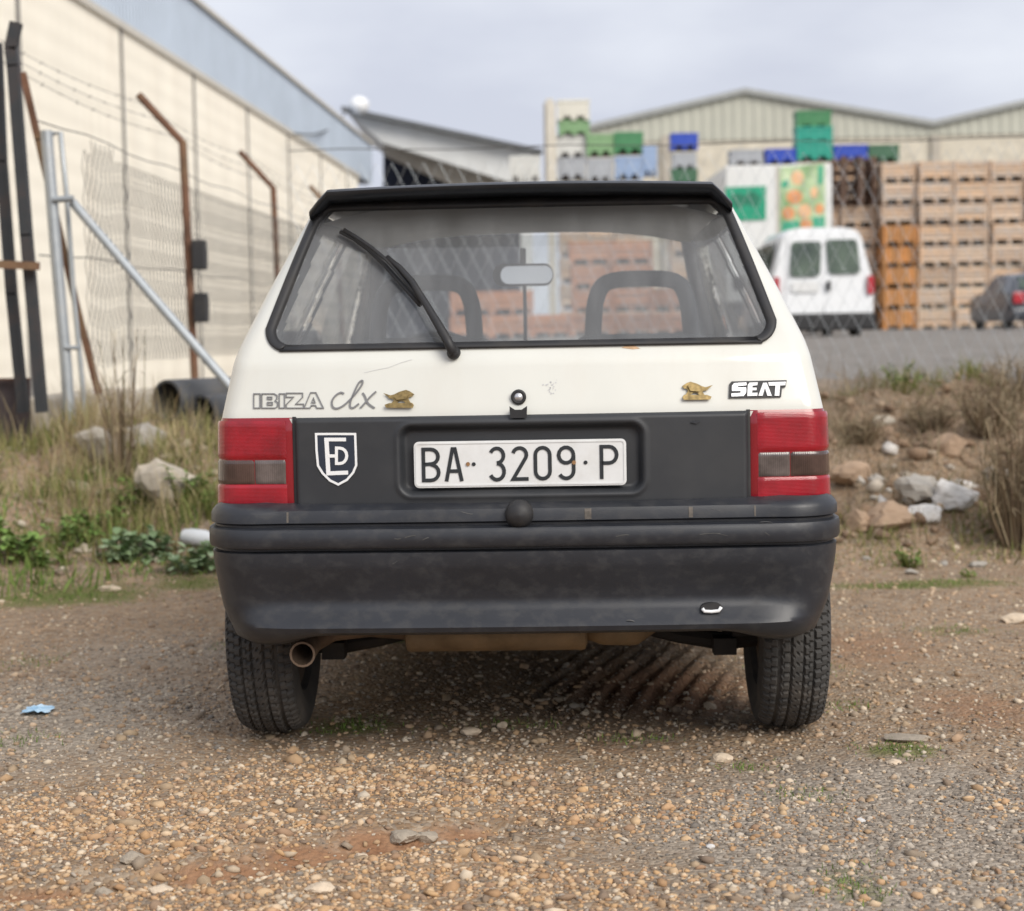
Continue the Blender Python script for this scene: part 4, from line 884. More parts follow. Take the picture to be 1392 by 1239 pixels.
def tfn(Yo): 
    return lambda x, y, t_: (lambda p: (p.x, Yo-t_, p.z))(at(x, y, Yo))
sg = MB().prism([(986, 255), (1041, 253), (1041, 299), (986, 301)], tfn(TY-.012), 0, .02).build('green_sign', M_sgreen, tr)
MB().prism([(992, 268), (1002, 262), (1012, 266), (1024, 260), (1034, 268), (1030, 282), (1014, 279), (1000, 284)], tfn(TY-.034), 0, .004).build('sign_motif', M_sg2, sg)
po = MB().prism([(1060, 228), (1121, 222), (1122, 312), (1060, 316)], tfn(TY-.012), 0, .02).build('onion_poster', M_pal, tr); po['label'] = 'green poster printed with a bunch of orange onions'
for i, (x, y, rx, ry) in enumerate([(1084, 242, 8.5, 10), (1080, 268, 11, 10), (1072, 290, 9, 9), (1094, 287, 9.5, 10), (1114, 284, 6, 7), (1096, 305, 8, 7), (1107, 262, 5, 8)]):
    MB().prism(arc(x, y, rx, ry, 0, 345, 16), tfn(TY-.034-.0012*i), 0, .004).build('printed_onion', M_on if i % 3 else M_on2, po)
for pl in ([(1062, 248), (1072, 244), (1072, 254), (1062, 256)], [(1112, 226), (1119, 225), (1119, 250), (1112, 252)], [(1062, 302), (1086, 300), (1088, 314), (1062, 315)], [(1104, 296), (1121, 294), (1121, 311), (1106, 312)]):
    MB().prism(pl, tfn(TY-.033), 0, .0035).build('printed_leaf', M_tl, po)

# ------------------------------------------------------------------ white van
VY = 28.5; M_vw = mat('white van paint', (.76, .78, .80), .35, var=.03, coat=.4, dirt=((.55, .53, .50), .2, 1.2)); M_vg = mat('van window glass', (.045, .065, .06), .08, var=.3, scale=2, col2=(.12, .16, .12)); M_vr = mat('van lamp red', (.40, .01, .02), .2, var=.1, coat=.5); M_vb = mat('van bumper black', (.02, .02, .022), .6, var=.2)
vc = at(1119, 455, VY); VZ = float(H(vc.x, VY)); van = thing('white_van', (vc.x, VY, VZ), 'white panel van seen from behind with two glazed rear doors', 'van')
k = VY/FPX
def vx(px): return (px-1119)*k+vc.x
zv = lambda py: at(1119, py, VY).z
sec = [(.0, -.02, 1), (.5, 0, 1.02), (2.2, 0, 1.03), (2.75, -.15, 1.0), (3.3, -.55, .97), (4.1, -.85, .92), (4.2, -1.1, .90)]
ztop, zbot, zbelt = zv(309), zv(442), zv(384)
def vsec(y, dz, sw): 
    hwb, hwt = 68*k*sw, 52*k*sw; zt_ = max(ztop+dz, zbelt+.02)
    wt = hwb+(hwt-hwb)*(zt_-zbelt)/(ztop-zbelt)
    pts = [(-hwb*.97, zbot), (-hwb, zbot+.2), (-hwb, zbelt), (-wt, zt_-.12*(zt_ > zbelt+.3)), (-wt+.10, zt_-.02), (-wt*.5, zt_+.02), (wt*.5, zt_+.02), (wt-.10, zt_-.02), (wt, zt_-.12*(zt_ > zbelt+.3)), (hwb, zbelt), (hwb, zbot+.2), (hwb*.97, zbot)]
    lean = lambda z: .10*max(0, z-zbelt) if y < .1 else 0
    return [(vc.x+x, VY+y+lean(z), z) for x, z in pts]
R_ = [vsec(*q) for q in sec]; mb = MB(); mb.grid(R_); mb.add(R_[0], [tuple(range(12))]); mb.add(R_[-1], [tuple(range(12))[::-1]]); mb.build('van_body', M_vw, van, smooth=.5, bevel=.04)
def vfn(x, y, t_): z = zv(y); return (vx(x), VY+.10*max(0, z-zbelt)-t_, z)
def rr(x0, x1, y0, y1, r=4, sl=0): 
    pl = arc(x1-r, y1-r, r, r, 0, 90, 4)+arc(x0+r, y1-r, r, r, 90, 180, 4)+arc(x0+r, y0+r, r, r, 180, 270, 4)+arc(x1-r, y0+r, r, r, 270, 360, 4)
    return [(x+sl*(y1-y)/(y1-y0), y) for x, y in pl]
for nm_, a, sl in (('left', (1074, 1115, 328, 376), 3), ('right', (1127, 1170, 326, 373), -4)):
    dr = MB().prism(rr(a[0]-6 if nm_ == 'left' else 1121.5, 1119.5 if nm_ == 'left' else a[1]+5, 317, 430, 4, sl*1.4), vfn, .004, .022).build('rear_door', M_vw, van)
    MB().prism(rr(*a, 6, sl), vfn, .024, .034).build('door_window', M_vg, dr)
MB().prism(rr(1123.5, 1129, 382, 396, 2), vfn, .024, .06).build('door_handle', M_vb, van)
MB().prism(rr(1076, 1113, 383, 397, 2), vfn, .0235, .034).build('number_plate', M_plate, van)
for x0, x1 in ((1179, 1188), (1052, 1060)): MB().prism(rr(x0, x1, 376, 401, 2), vfn, .006, .035).build('tail_lamp', M_vr, van)
mb = MB().box(vx(1053), vx(1189), VY-.10, VY+.35, zv(450), zv(426)); mb.build('rear_bumper', M_vb, van, bevel=.04)
for px in (1064, 1176):
    for yy in (.85, 3.45): MB().lathe([(-.09, .02), (-.09, .24), (-.07, .30), (.07, .30), (.09, .24), (.09, .02)], (vx(px), VY+yy, VZ+.30), 'X', 24).build('wheel', M_tyre, van, smooth=True)
for s in (-1, 1):
    MB().cbox((vc.x+s*(68*k+.16), VY+3.0, zbelt+.08), (.11, .06, .13)).build('door_mirror', M_vb, van, bevel=.03)
    P = []
    for z in np.linspace(zbelt+.06, ztop-.22, 4): P.append([(vc.x+s*((68+(52-68)*(z-zbelt)/(ztop-zbelt))*k*1.03+.012), VY+y, z) for y in (.5, 1.4, 2.2, 2.7)])
    MB().grid(P).build('side_glass', M_vg, van)
MB().box(vx(1070), vx(1170), VY+.4, VY+3.9, VZ+.25, zbot+.05).build('underbody', M_vb, van)

# ------------------------------------------------------------------ dark hatchback at the right edge
HY = 40; M_dk = mat('dark grey car paint', (.045, .052, .068), .3, var=.08, coat=.5)
hc = at(1428, 445, HY); HZ = float(H(hc.x, HY)); k2 = HY/FPX; hb = thing('dark_hatchback', (hc.x, HY, HZ), 'dark grey hatchback parked at the right edge by the crates', 'car')
zh = lambda py: at(1392, py, HY).z
def hsec(y, hwb, hwt, zt_, zb): 
    zbelt_ = min(zh(397), zt_-.02); return [(hc.x-hwb*.95, HY+y, zb), (hc.x-hwb, HY+y, zb+.2), (hc.x-hwb, HY+y, zbelt_), (hc.x-hwt, HY+y, zt_-.04), (hc.x-hwt*.7, HY+y, zt_), (hc.x+hwt*.7, HY+y, zt_), (hc.x+hwt, HY+y, zt_-.04), (hc.x+hwb, HY+y, zbelt_), (hc.x+hwb, HY+y, zb+.2), (hc.x+hwb*.95, HY+y, zb)]
zb = zh(437); hw0 = 54*k2
R_ = [hsec(0, hw0*.92, hw0*.85, zh(398), zb), hsec(.08, hw0*.97, hw0*.86, zh(395), zb), hsec(.45, hw0, hw0*.78, zh(373), zb), hsec(.8, hw0, hw0*.78, zh(370), zb), hsec(2.0, hw0, hw0*.78, zh(369), zb), hsec(2.9, hw0, hw0*.85, zh(395), zb), hsec(3.8, hw0*.93, hw0*.8, zh(402), zb)]
mb = MB(); mb.grid(R_); mb.add(R_[0], [tuple(range(10))]); mb.add(R_[-1], [tuple(range(10))[::-1]]); mb.build('car_body', M_dk, hb, smooth=.5, bevel=.03)
q = lambda f, u: (hc.x+u*hw0*.74*(1-.08*f), HY+.09+.36*f-.012, zh(394)+(zh(375.5)-zh(394))*f+.015)
MB().grid([[q(f, u) for u in (-1, -.5, 0, .5, 1)] for f in (.05, .5, .95)]).build('rear_window', M_vg, hb)
for s in (-1, 1): MB().cbox((hc.x+s*hw0*.80, HY-.01, zh(405)), (.13, .05, .13)).build('tail_lamp', M_vr, hb, bevel=.03)
MB().box(hc.x-.27, hc.x+.27, HY-.03, HY-.004, zh(415), zh(409)).build('number_plate', M_plate, hb)
MB().box(hc.x-hw0*.97, hc.x+hw0*.97, HY-.12, HY+.2, zh(432), zh(419)).build('rear_bumper', M_dk, hb, bevel=.05)
for s in (-1, 1):
    for yy in (.7, 3.1): MB().lathe([(-.08, .02), (-.08, .24), (-.06, .29), (.06, .29), (.08, .24), (.08, .02)], (hc.x+s*hw0*.86, HY+yy, HZ+.29), 'X', 24).build('wheel', M_tyre, hb, smooth=True)

# ------------------------------------------------------------------ fences
M_galv = mat('galvanised steel', (.42, .45, .47), .45, .6, var=.15, scale=9, dirt=((.30, .27, .24), .35, 9)); M_wire = mat('weathered wire', (.13, .125, .12), .6, .5, var=.2); M_rpost = mat('rusty post steel', (.15, .075, .045), .8, .2, var=.35, scale=5, dirt=((.33, .27, .15), .6, 3)); M_dpost = mat('dark painted post', (.035, .038, .042), .6, .2, var=.2, scale=4, dirt=((.12, .06, .04), .45, 4)); M_conc = mat('low concrete wall', (.40, .36, .30), .95, var=.15, scale=4, bump=.5, bscale=18, dirt=((.24, .20, .15), .5, 3))
def chain(mb, p0, p1, z0f, ztop_, pitch, r, frayed=0):
    d_ = Vector(p1)-Vector(p0); Ln = d_.length; u = d_/Ln; nrm = Vector((u.y, -u.x, 0)); n = int(Ln/pitch)
    for i in range(n):
        for par in (0, 1):
            pts = []; s0 = (i+.5)*pitch; zb_ = z0f(Vector(p0)+u*s0); rows = int((ztop_-zb_)/pitch*1.0)
            for j in range(rows+1):
                s_ = s0+(pitch/2 if (j+par) % 2 else 0)
                if par: s_ = s0+(0 if (j % 2) else pitch/2)-0
                else: s_ = s0-(0 if (j % 2) else pitch/2)+0
                pts.append(Vector(p0)+u*s_+nrm*(r*.9*(1 if par else -1))+Vector((0, 0, zb_+j*pitch)))
            if len(pts) > 1:
                q = len(mb.v); 
                for p in pts: mb.v += [tuple(p+u*r), tuple(p-u*r*.5+nrm*r*.87), tuple(p-u*r*.5-nrm*r*.87)]
                for j in range(len(pts)-1):
                    for a in range(3): mb.f.append((q+j*3+a, q+j*3+(a+1) % 3, q+j*3+3+(a+1) % 3, q+j*3+3+a))
hz = lambda p: float(H(p.x, p.y))
FO = -3.12
fen = thing('chain_link_fence', along(FO, 10.6, .35), 'wire mesh fence with bent rusty posts running along the warehouse', 'fence')
mb = MB(); chain(mb, along(FO, 10.7, 0), along(FO, 26, 0), lambda p: hz(p)+.35, 2.30, .10, .0028); w_ = mb.build('wire_mesh', M_wire, fen, kind='stuff')
for i, (dd, lean) in enumerate([(13.1, .02), (17.3, .01), (21.5, 0), (25.7, .01)]):
    b_ = along(FO, dd, hz(along(FO, dd, 0))); k_ = along(FO-.04, dd, 2.50); t_ = along(FO-.36, dd, 2.86)
    MB().tube([p_+VN*(.10 if i == 0 else 0) for p_ in (b_, b_.lerp(k_, .5), k_, t_)], .031, 6).build('bent_post', M_rpost, fen, smooth=.6)
for i, (oo, zz) in enumerate([(-.12, 2.60), (-.24, 2.73), (-.34, 2.85)]):
    mb = MB(); pts = [along(FO+oo, dd, zz-.06*math.sin(math.pi*((dd-9.3) % 4.2)/4.2)) for dd in np.arange(9.3, 26, .35)]; mb.tube(pts, .002, 4)
    for p in pts[::1]: mb.cbox(p, (.002, .002, .014), Matrix.Rotation(random.uniform(0, 3), 3, 'Y')); 
    mb.build('barbed_wire', M_wire, fen, kind='stuff')
for dz in (2.30, 1.55):
    MB().tube([along(FO, dd, dz+.015*math.sin(dd*3)) for dd in np.arange(9.8, 26, .5)], .004, 4).build('tension_wire', M_wire, fen)
for zc_ in (1.67, 1.28): 
    p = along(FO+.165, 13.08, zc_); MB().cbox(p, (.05, .06, .11)).build('post_box', M_blk, fen, bevel=.012)
# low plinth
pl_o = along(FO-.05, 9.7, .1); mb = MB(); slab(mb, FO-.16, FO+.06, 9.65, 11.4, .0, .74); slab(mb, FO-.16, FO+.05, 11.42, 16, .0, .70); slab(mb, FO-.15, FO+.06, 16.02, 26, .0, .68)
mb = MB(); pw = thing('low_concrete_wall', pl_o, 'low stained concrete wall at the foot of the wire fence', 'wall')
for a, c, zt_ in ((9.65, 11.4, .74), (11.42, 16, .70), (16.02, 26, .68)): slab(MB(), FO-.16, FO+.06, a, c, .0, zt_).build('concrete_block', M_conc, pw, bevel=.02)
# galvanised gate post with its brace
gp = thing('galvanised_post', at(100, 640, 9.75), 'galvanised steel fence post with a long diagonal brace left of the car', 'post')
T = lambda pts, r, nm_, m, par, Y=9.75: MB().tube([at(x, y, Y) if len((x, y)) == 2 else None for x, y in pts], r, 10).build(nm_, m, par, smooth=.8)
T([(63, 178), (75, 330), (90, 500), (101, 680)], .034, 'upright', M_galv, gp); T([(70, 183), (82, 180), (90, 260), (100, 400), (112, 520), (121, 660)], .014, 'side_tube', M_galv, gp, 9.85)
T([(72, 272), (100, 270)], .018, 'clamp', M_galv, gp, 9.72); T([(88, 473), (108, 473)], .012, 'clamp', M_galv, gp, 9.72)
MB().tube([at(99, 276, 9.78), at(200, 395, 9.6), at(330, 545, 9.4)], .026, 10).build('brace', M_galv, gp, smooth=.8)
# dark gate on the far left
dg = thing('steel_gate', at(40, 650, 9.3), 'dark steel gate posts with a brown lower plate at the left edge', 'gate')
def bar(pts, hw_, dep, Y, nm_, m):
    mb = MB()
    for (a, c) in zip(pts[:-1], pts[1:]):
        A, B_ = at(*a, Y), at(*c, Y); u = (B_-A).normalized(); n_ = Vector((u.z, 0, -u.x)); v = Vector((0, dep, 0))
        A2 = A-u*.004; B2 = B_+u*.004
        mb.add([A2-n_*hw_-v, A2+n_*hw_-v, A2+n_*hw_+v, A2-n_*hw_+v, B2-n_*hw_-v, B2+n_*hw_-v, B2+n_*hw_+v, B2-n_*hw_+v], [(0, 1, 2, 3), (4, 7, 6, 5), (0, 4, 5, 1), (1, 5, 6, 2), (2, 6, 7, 3), (3, 7, 4, 0)])
    return mb.build(nm_, m, dg)
bar([(22, 32), (15, 66), (18, 90), (36, 320), (57, 560)], .029, .025, 9.3, 'bent_post', M_dpost); bar([(-5, 60), (2, 220), (16, 400), (32, 560)], .027, .025, 9.45, 'gate_post', M_dpost)
bar([(-40, 358), (52, 362)], .020, .02, 9.22, 'hinge_bar', M_rpost); bar([(-60, 517), (40, 515)], .004, .02, 9.5, 'plate_edge', M_rpost)
bar([(31, 100), (52, 190), (105, 420), (134, 535)], .018, .012, 9.9, 'leaning_strut', M_rpost)
pl = [at(x, y, 9.55) for x, y in ((-150, 516), (40, 514), (41, 665), (-150, 668))]; mb = MB(); mb.add(pl+[p+Vector((0, .02, 0)) for p in pl], [(0, 1, 2, 3), (7, 6, 5, 4), (0, 4, 5, 1), (1, 5, 6, 2), (2, 6, 7, 3), (3, 7, 4, 0)]); mb.build('lower_plate', mat('brown painted plate', (.055, .040, .042), .6, var=.2, dirt=((.13, .07, .05), .4, 4)), dg)
# yard fence behind the car
YF = 12.6; yf = thing('yard_fence', (at(700, 450, YF).x, YF, .7), 'coarse chain-link fence along the edge of the yard behind the car', 'fence')
x0_, x1_ = at(392, 210, YF).x, at(1600, 190, YF).x
mb = MB(); chain(mb, (x0_, YF, 0), (x1_, YF, 0), lambda p: hz(p)+.02, 2.36, .112, .0018); mb.build('wire_mesh', M_galv, yf, kind='stuff')
for px in (1600,): p = at(px, 300, YF); MB().tube([(p.x, YF+.04, hz(p)-.2), (p.x, YF+.04, 2.40 if px != 905 and px != 1135 else 1.9)], .022, 8).build('post', M_galv, yf, smooth=.8)
MB().tube([(x, YF, 2.36+.01*math.sin(x*4)) for x in np.arange(x0_, x1_, .4)], .004, 4).build('tension_wire', M_wire, yf)

def hit(px, py):
    """where the sight line through a photo pixel meets the ground"""
    r = ray(px, py); Y = 2.8
    while Y < 60:
        q = r*(Y/r.y); 
        if CAMH+q.z <= float(H(q.x, Y)): return Vector((q.x, Y, float(H(q.x, Y))))
        Y += .02
    return Vector((q.x, Y, 0))
# ------------------------------------------------------------------ pipes, rocks, litter
M_pvc = mat('dusty black pipe', (.060, .062, .066), .6, var=.25, scale=5, dirt=((.20, .17, .13), .4, 4))
for i, (px, py, r_, dx) in enumerate([(228, 572, .112, .55), (274, 592, .112, .55)]):
    p = hit(px, py); p.z += r_*.95; dv = Vector((dx, .80, .0)).normalized(); e2 = p+dv*2.6; mb = MB(); mb.tube([p, p.lerp(e2, .5), e2], r_, 28, caps=False); mb.tube([p, p.lerp(e2, .5), e2], r_*.86, 28, caps=False)
    k0 = len(mb.v); mb.f += [(j, (j+1) % 28, 84+(j+1) % 28, 84+j) for j in range(28)]
    o = mb.build('drain_pipe', M_pvc, None, tuple(p), smooth=.8); tag(o, ['black plastic drain pipe lying farther left under the brace', 'black plastic drain pipe lying right beside the car'][i], 'pipe', 'drain pipes on the bank')
M_rk = mat('pale concrete rubble', (.43, .38, .31), .95, var=.3, scale=6, bump=.6, bscale=30, dirt=((.30, .25, .18), .4, 6)); M_sand = mat('tan sandstone', (.36, .255, .175), .95, var=.3, scale=6, bump=.9, bscale=25, dirt=((.22, .16, .11), .6, 9)); M_gsl = mat('grey slab stone', (.36, .335, .30), .95, var=.3, scale=7, bump=.9, bscale=30, dirt=((.22, .18, .14), .6, 9)); M_wst = mat('white lump stone', (.58, .57, .56), .9, var=.3, scale=9, bump=.8, bscale=30, dirt=((.34, .29, .23), .6, 8))
def rock(px, py, Y, wpx, hpx, m, label, seed, dep=.8, jag=.4, n=2):
    p = hit(px, py+hpx*.42); Y = p.y; kk = Y/FPX; r = (wpx*kk/2, wpx*kk/2*dep, hpx*kk/2); z = p.z+r[2]*.48
    o = stone_mesh(MB(), (p.x, Y, z), r, seed, n=3, jag=jag+.12).build('rock', m, None, (p.x, Y, z-r[2]), smooth=.3); return tag(o, label, 'rock')
rock(226, 650, 8.6, 105, 85, M_rk, 'big pale block of rubble below the drain pipes', 11, n=3)
rock(140, 600, 9.2, 90, 60, M_conc, 'stained stone lump against the low wall by the galvanised post', 12)
rock(200, 590, 9.1, 80, 45, M_gsl, 'grey flat rubble piece under the left drain pipe', 13)
rock(1213, 693, 8.2, 95, 62, M_sand, 'large tan sandstone rock low on the right bank', 14, n=3)
rock(1165, 703, 8.3, 50, 40, M_sand, 'smaller brown rock left of the large sandstone', 15)
rock(1250, 655, 8.7, 78, 62, M_gsl, 'grey angular slab leaning behind the sandstone rock', 16, n=3)
rock(1300, 668, 8.6, 95, 62, M_wst, 'white broken lump at the right end of the rubble', 17, n=3, jag=.5)
rock(1262, 690, 8.4, 60, 35, M_wst, 'small white chunk between the slab and the white lump', 18)
rock(1202, 572, 10.2, 38, 22, M_rk, 'pale stone on top of the right bank', 19)
rock(1160, 640, 9.1, 70, 44, M_sand, 'brown clod beside the right tail lamp', 20); rock(1290, 600, 9.8, 60, 36, M_sand, 'brown clod high on the right bank under the dry brush', 21); rock(1350, 640, 9.0, 50, 40, M_gsl, 'grey stone near the right edge of the bank', 22)
for i, (px, py, lb) in enumerate([(1178, 758, 'small grey stone in the grass strip, left of the row'), (1238, 776, 'small pale stone in the grass strip, middle of the row'), (1284, 765, 'small pale stone in the grass strip, right of the row'), (1330, 766, 'small stone at the right end of the grass strip')]): rock(px, py, 7.7, (14, 22, 12, 26)[i], (9, 12, 9, 15)[i], M_gsl, lb, 30+i)
def gstone(px, py, wpx, hpx, m, label, seed, dep=.8):
    c = gpx(px, py); z = float(H(*c)); kk = c[1]/FPX; r = (wpx*kk/2, wpx*kk/2*dep, hpx*kk/2*.95)
    return tag(stone_mesh(MB(), (c[0], c[1], z+r[2]*.55), r, seed, n=3).build('stone', m, None, (c[0], c[1], z), smooth=.5), label, 'stone')
M_s1 = mat('cream pebble', (.58, .47, .35), .85, var=.15, scale=40, bump=.3, bscale=120); M_s2 = mat('grey brown stone', (.33, .28, .22), .9, var=.2, scale=30, bump=.4, bscale=100)
for i, a in enumerate([(980, 1032, 34, 15, M_s1, 'cream stone on bare soil in front of the right rear wheel'), (548, 1142, 48, 22, M_s2, 'flat brown stone in the rut, the larger of the pair'), (580, 1138, 34, 18, M_s2, 'darker flat stone in the rut, right of the larger one'), (142, 1215, 30, 22, M_s2, 'rounded grey stone at the left end of the rut'), (435, 1222, 42, 18, M_s1, 'cream flat stone at the bottom edge below the rut'), (180, 1183, 36, 18, M_s2, 'dark flat stone just above the left rut'), (220, 1226, 34, 16, M_s1, 'cream stone at the bottom edge, left'), (492, 1165, 26, 18, M_s1, 'ochre stone at the rut edge left of the flat stones'), (640, 998, 30, 14, M_s1, 'pale jagged stone just behind the shadow under the car, left'), (683, 990, 16, 14, M_s1, 'small pale stone under the middle of the car'), (1215, 1038, 22, 9, M_s1, 'small pale stone beside the moss right of the car'), (1385, 845, 50, 16, M_s1, 'pale flat stone on the ground at the right edge'), (1232, 1008, 70, 10, M_s2, 'long flat stone behind the moss patch'), (150, 806, 32, 10, M_s1, 'tan flat stone on the green patch at left'), (1170, 1110, 14, 9, M_wst, 'white pebble on the grey gravel at right'), (965, 1150, 14, 9, M_wst, 'white pebble between the ochre and grey gravel'), (735, 950, 18, 6, M_s1, 'thin pale stone in the shade under the car')]): gstone(*a[:5], a[5], 50+i)
# litter
M_lit = mat('pale blue plastic', (.22, .48, .75), .5, var=.25, scale=40, col2=(.55, .72, .85)); c = gpx(52, 971); mb = MB()
mb.grid([[(c[0]+(i-4)*.010+.004*math.sin(j*2), c[1]+(j-3)*.014, float(H(*c))+.008+.010*abs(math.sin(i*1.3+j*.9))*(1-abs(i-4)/5)) for i in range(9)] for j in range(7)])
o = mb.build('litter', M_lit, None, (c[0], c[1], float(H(*c)))); so_ = o.modifiers.new('thickness', 'SOLIDIFY'); so_.thickness = .001; tag(o, 'crumpled pale blue plastic scrap on the gravel at left', 'litter')
p = hit(268, 742); p.z += .035; bt = thing('plastic_bottle', p, 'whitish plastic bottle lying in weeds beside the left bumper', 'bottle')
ax_ = Vector((.85, -.5, -.05)).normalized(); rs = [(-.075, .012), (-.07, .034), (-.03, .04), (.05, .04), (.075, .03), (.10, .014), (.115, .014)]
MB().tube([p+ax_*a for a, r_ in rs], [r_ for a, r_ in rs], 14).build('bottle_body', mat('cloudy plastic', (.62, .64, .66), .25, var=.1), bt, smooth=.8); MB().tube([p+ax_*.116, p+ax_*.14], .017, 12).build('cap', M_bw, bt, smooth=.8)

# ------------------------------------------------------------------ vegetation
def blades(name, X, Y, hgt, wid, m, label, lean=.45, cat='grass', zoff=None):
    n = len(X); Z = H(X, Y)-.01 if zoff is None else zoff; a = RNG.uniform(0, 6.283, n); b_ = RNG.uniform(0, 6.283, n); ln = np.abs(RNG.normal(0, lean, n))
    wv = np.stack([np.cos(a), np.sin(a), 0*a], -1)*wid[:, None]/2; dv = np.stack([np.cos(b_)*ln, np.sin(b_)*ln, np.ones(n)], -1); dv /= np.linalg.norm(dv, axis=1)[:, None]
    B = np.stack([X, Y, Z], -1); dr = np.stack([np.cos(b_), np.sin(b_), -.25*np.ones(n)], -1)*(ln*.35)[:, None]
    Mi = B+dv*(hgt*.55)[:, None]; T_ = B+(dv+dr)*hgt[:, None]
    V = np.stack([B-wv, B+wv, Mi+wv*.75, Mi-wv*.75, T_], 1).reshape(-1, 3); k = np.arange(n)*5
    Fl = np.concatenate([np.stack([k, k+1, k+2, k+3], -1).ravel(), np.stack([k+3, k+2, k+4], -1).ravel()]); Fn = np.concatenate([np.full(n, 4), np.full(n, 3)])
    o = np_mesh(name, V, Fl, Fn, m); o['kind'] = 'stuff'; return tag(o, label, cat)
def leafmat(n, cols): 
    m = mat(n, (1, 1, 1), .7, var=.12, scale=15, island=cols, col2=(1.1, 1.1, 1.0), spec=.3); return m
L_dry = leafmat('dry grass', [(.36, .29, .16), (.44, .37, .22), (.28, .22, .12), (.33, .30, .15), (.24, .17, .10), (.40, .33, .22)]); L_ol = leafmat('olive grass', [(.16, .17, .055), (.22, .21, .08), (.12, .14, .04), (.28, .26, .11), (.18, .20, .06)]); L_gr = leafmat('green grass', [(.10, .17, .03), (.14, .22, .045), (.08, .13, .025), (.18, .25, .06)])
L_br = leafmat('brown brush', [(.20, .145, .095), (.27, .205, .14), (.15, .105, .07), (.32, .26, .18), (.19, .16, .10)])
def clump(n, x0, x1, y0, y1, s=.22, nc=40):
    cx = RNG.uniform(x0, x1, nc); cy = RNG.uniform(y0, y1, nc); i = RNG.integers(0, nc, n); return cx[i]+RNG.normal(0, s, n), cy[i]+RNG.normal(0, s*1.3, n), i
X, Y, i = clump(4200, -3.4, -1.5, 8.1, 10.6, .10, 60); hh_ = RNG.uniform(.06, .42, 60)[i]*RNG.uniform(.4, 1.2, len(X)); hh_ *= .8; blades('dry_grass', X, Y, hh_, RNG.uniform(.003, .006, len(X)), L_dry, 'tall straw coloured dry grass on the left bank', .42)
X, Y, i = clump(3000, -3.3, -1.4, 7.4, 8.8, .10, 40); blades('low_green_grass', X, Y, RNG.uniform(.03, .14, 40)[i]*RNG.uniform(.4, 1.2, len(X)), RNG.uniform(.004, .010, len(X)), L_gr, 'low bright green weeds along the foot of the left bank', .8)
X, Y, i = clump(5200, -3.3, -1.4, 7.7, 9.8, .10, 46); blades('weed_grass', X, Y, RNG.uniform(.04, .24, 46)[i]*RNG.uniform(.4, 1.2, len(X)), RNG.uniform(.004, .010, len(X)), L_ol, 'olive green weeds on the left bank', .6)
X, Y, i = clump(15000, 1.4, 4.6, 8.0, 11.8, .17, 150); blades('bank_dry_grass', X, Y, RNG.uniform(.03, .19, 150)[i]*RNG.uniform(.4, 1.3, len(X)), RNG.uniform(.003, .007, len(X)), L_br, 'tangled brown dead grass over the right bank', 1.2)
X, Y, i = clump(3600, 1.3, 3.0, 7.6, 8.3, .08, 44); blades('bank_green_grass', X, Y, RNG.uniform(.02, .10, 44)[i]*RNG.uniform(.4, 1.3, len(X)), RNG.uniform(.003, .008, len(X)), L_ol, 'green grass strip at the foot of the right bank', .8)
X, Y, i = clump(900, 2.0, 3.0, 10.8, 11.8, .10, 9); blades('yard_edge_grass', X, Y, RNG.uniform(.06, .20, 9)[i]*RNG.uniform(.5, 1.2, len(X)), RNG.uniform(.005, .010, len(X)), L_ol, 'green tufts on the crest of the right bank', .5)
X, Y = scatter(1500, 1.2, 4.6, 7.9, 11.2, lambda X, Y: .25+.7*lump(X*2, Y*2)); pebbles('earth_clods', X, Y, np.clip(np.exp(RNG.normal(math.log(.022), .5, len(X))), .008, .07), mstone('earth clod', [(.24, .165, .11), (.30, .215, .145), (.19, .13, .09), (.36, .27, .19), (.27, .19, .13)]), 'broken brown clods and rubble bits covering the right bank', smooth=False, jit=.2)
X, Y = scatter(420, 1.7, 4.2, 8.1, 9.6, lambda X, Y: np.exp(-(((X-2.05)/.55)**2+((Y-8.7)/.5)**2))); pebbles('pale_rubble', X, Y, np.clip(np.exp(RNG.normal(math.log(.03), .5, len(X))), .012, .08), mstone('pale rubble bit', [(.52, .49, .45), (.44, .39, .33), (.60, .57, .54), (.36, .29, .22)]), 'pale broken rubble bits around the white lump on the right bank', smooth=False, jit=.28)
X, Y = scatter(500, -3.4, -1.2, 7.6, 10, lambda X, Y: .5+0*X); pebbles('bank_rubble', X, Y, np.clip(np.exp(RNG.normal(math.log(.018), .5, len(X))), .006, .06), mstone('bank rubble stone', [(.40, .34, .26), (.30, .25, .19), (.48, .42, .34), (.24, .19, .14)]), 'small rubble stones strewn over the left bank', smooth=False, jit=.2)
def mossblade(n=42000):
    X = []; Y = []
    for cx, cy, rx, ry, k in MOSS:
        m_ = int(n*k*min(rx*ry, .35)*1.0/2)+150; X.append(cx+RNG.normal(0, rx*.5, m_)); Y.append(cy+RNG.normal(0, ry*.5, m_))
    return np.concatenate(X), np.concatenate(Y)
X, Y = mossblade(); blades('short_grass', X, Y, RNG.uniform(.006, .030, len(X)), RNG.uniform(.002, .0045, len(X)), L_gr, 'short green grass and moss patches growing through the gravel', .7)
X, Y = scatter(1500, -2.4, 2.6, 4.2, 8, lambda X, Y: .3+0*X); blades('straw_bits', X, Y, RNG.uniform(.015, .05, len(X)), RNG.uniform(.0015, .003, len(X)), L_dry, 'dry straw bits lying on the gravel', 2.2)
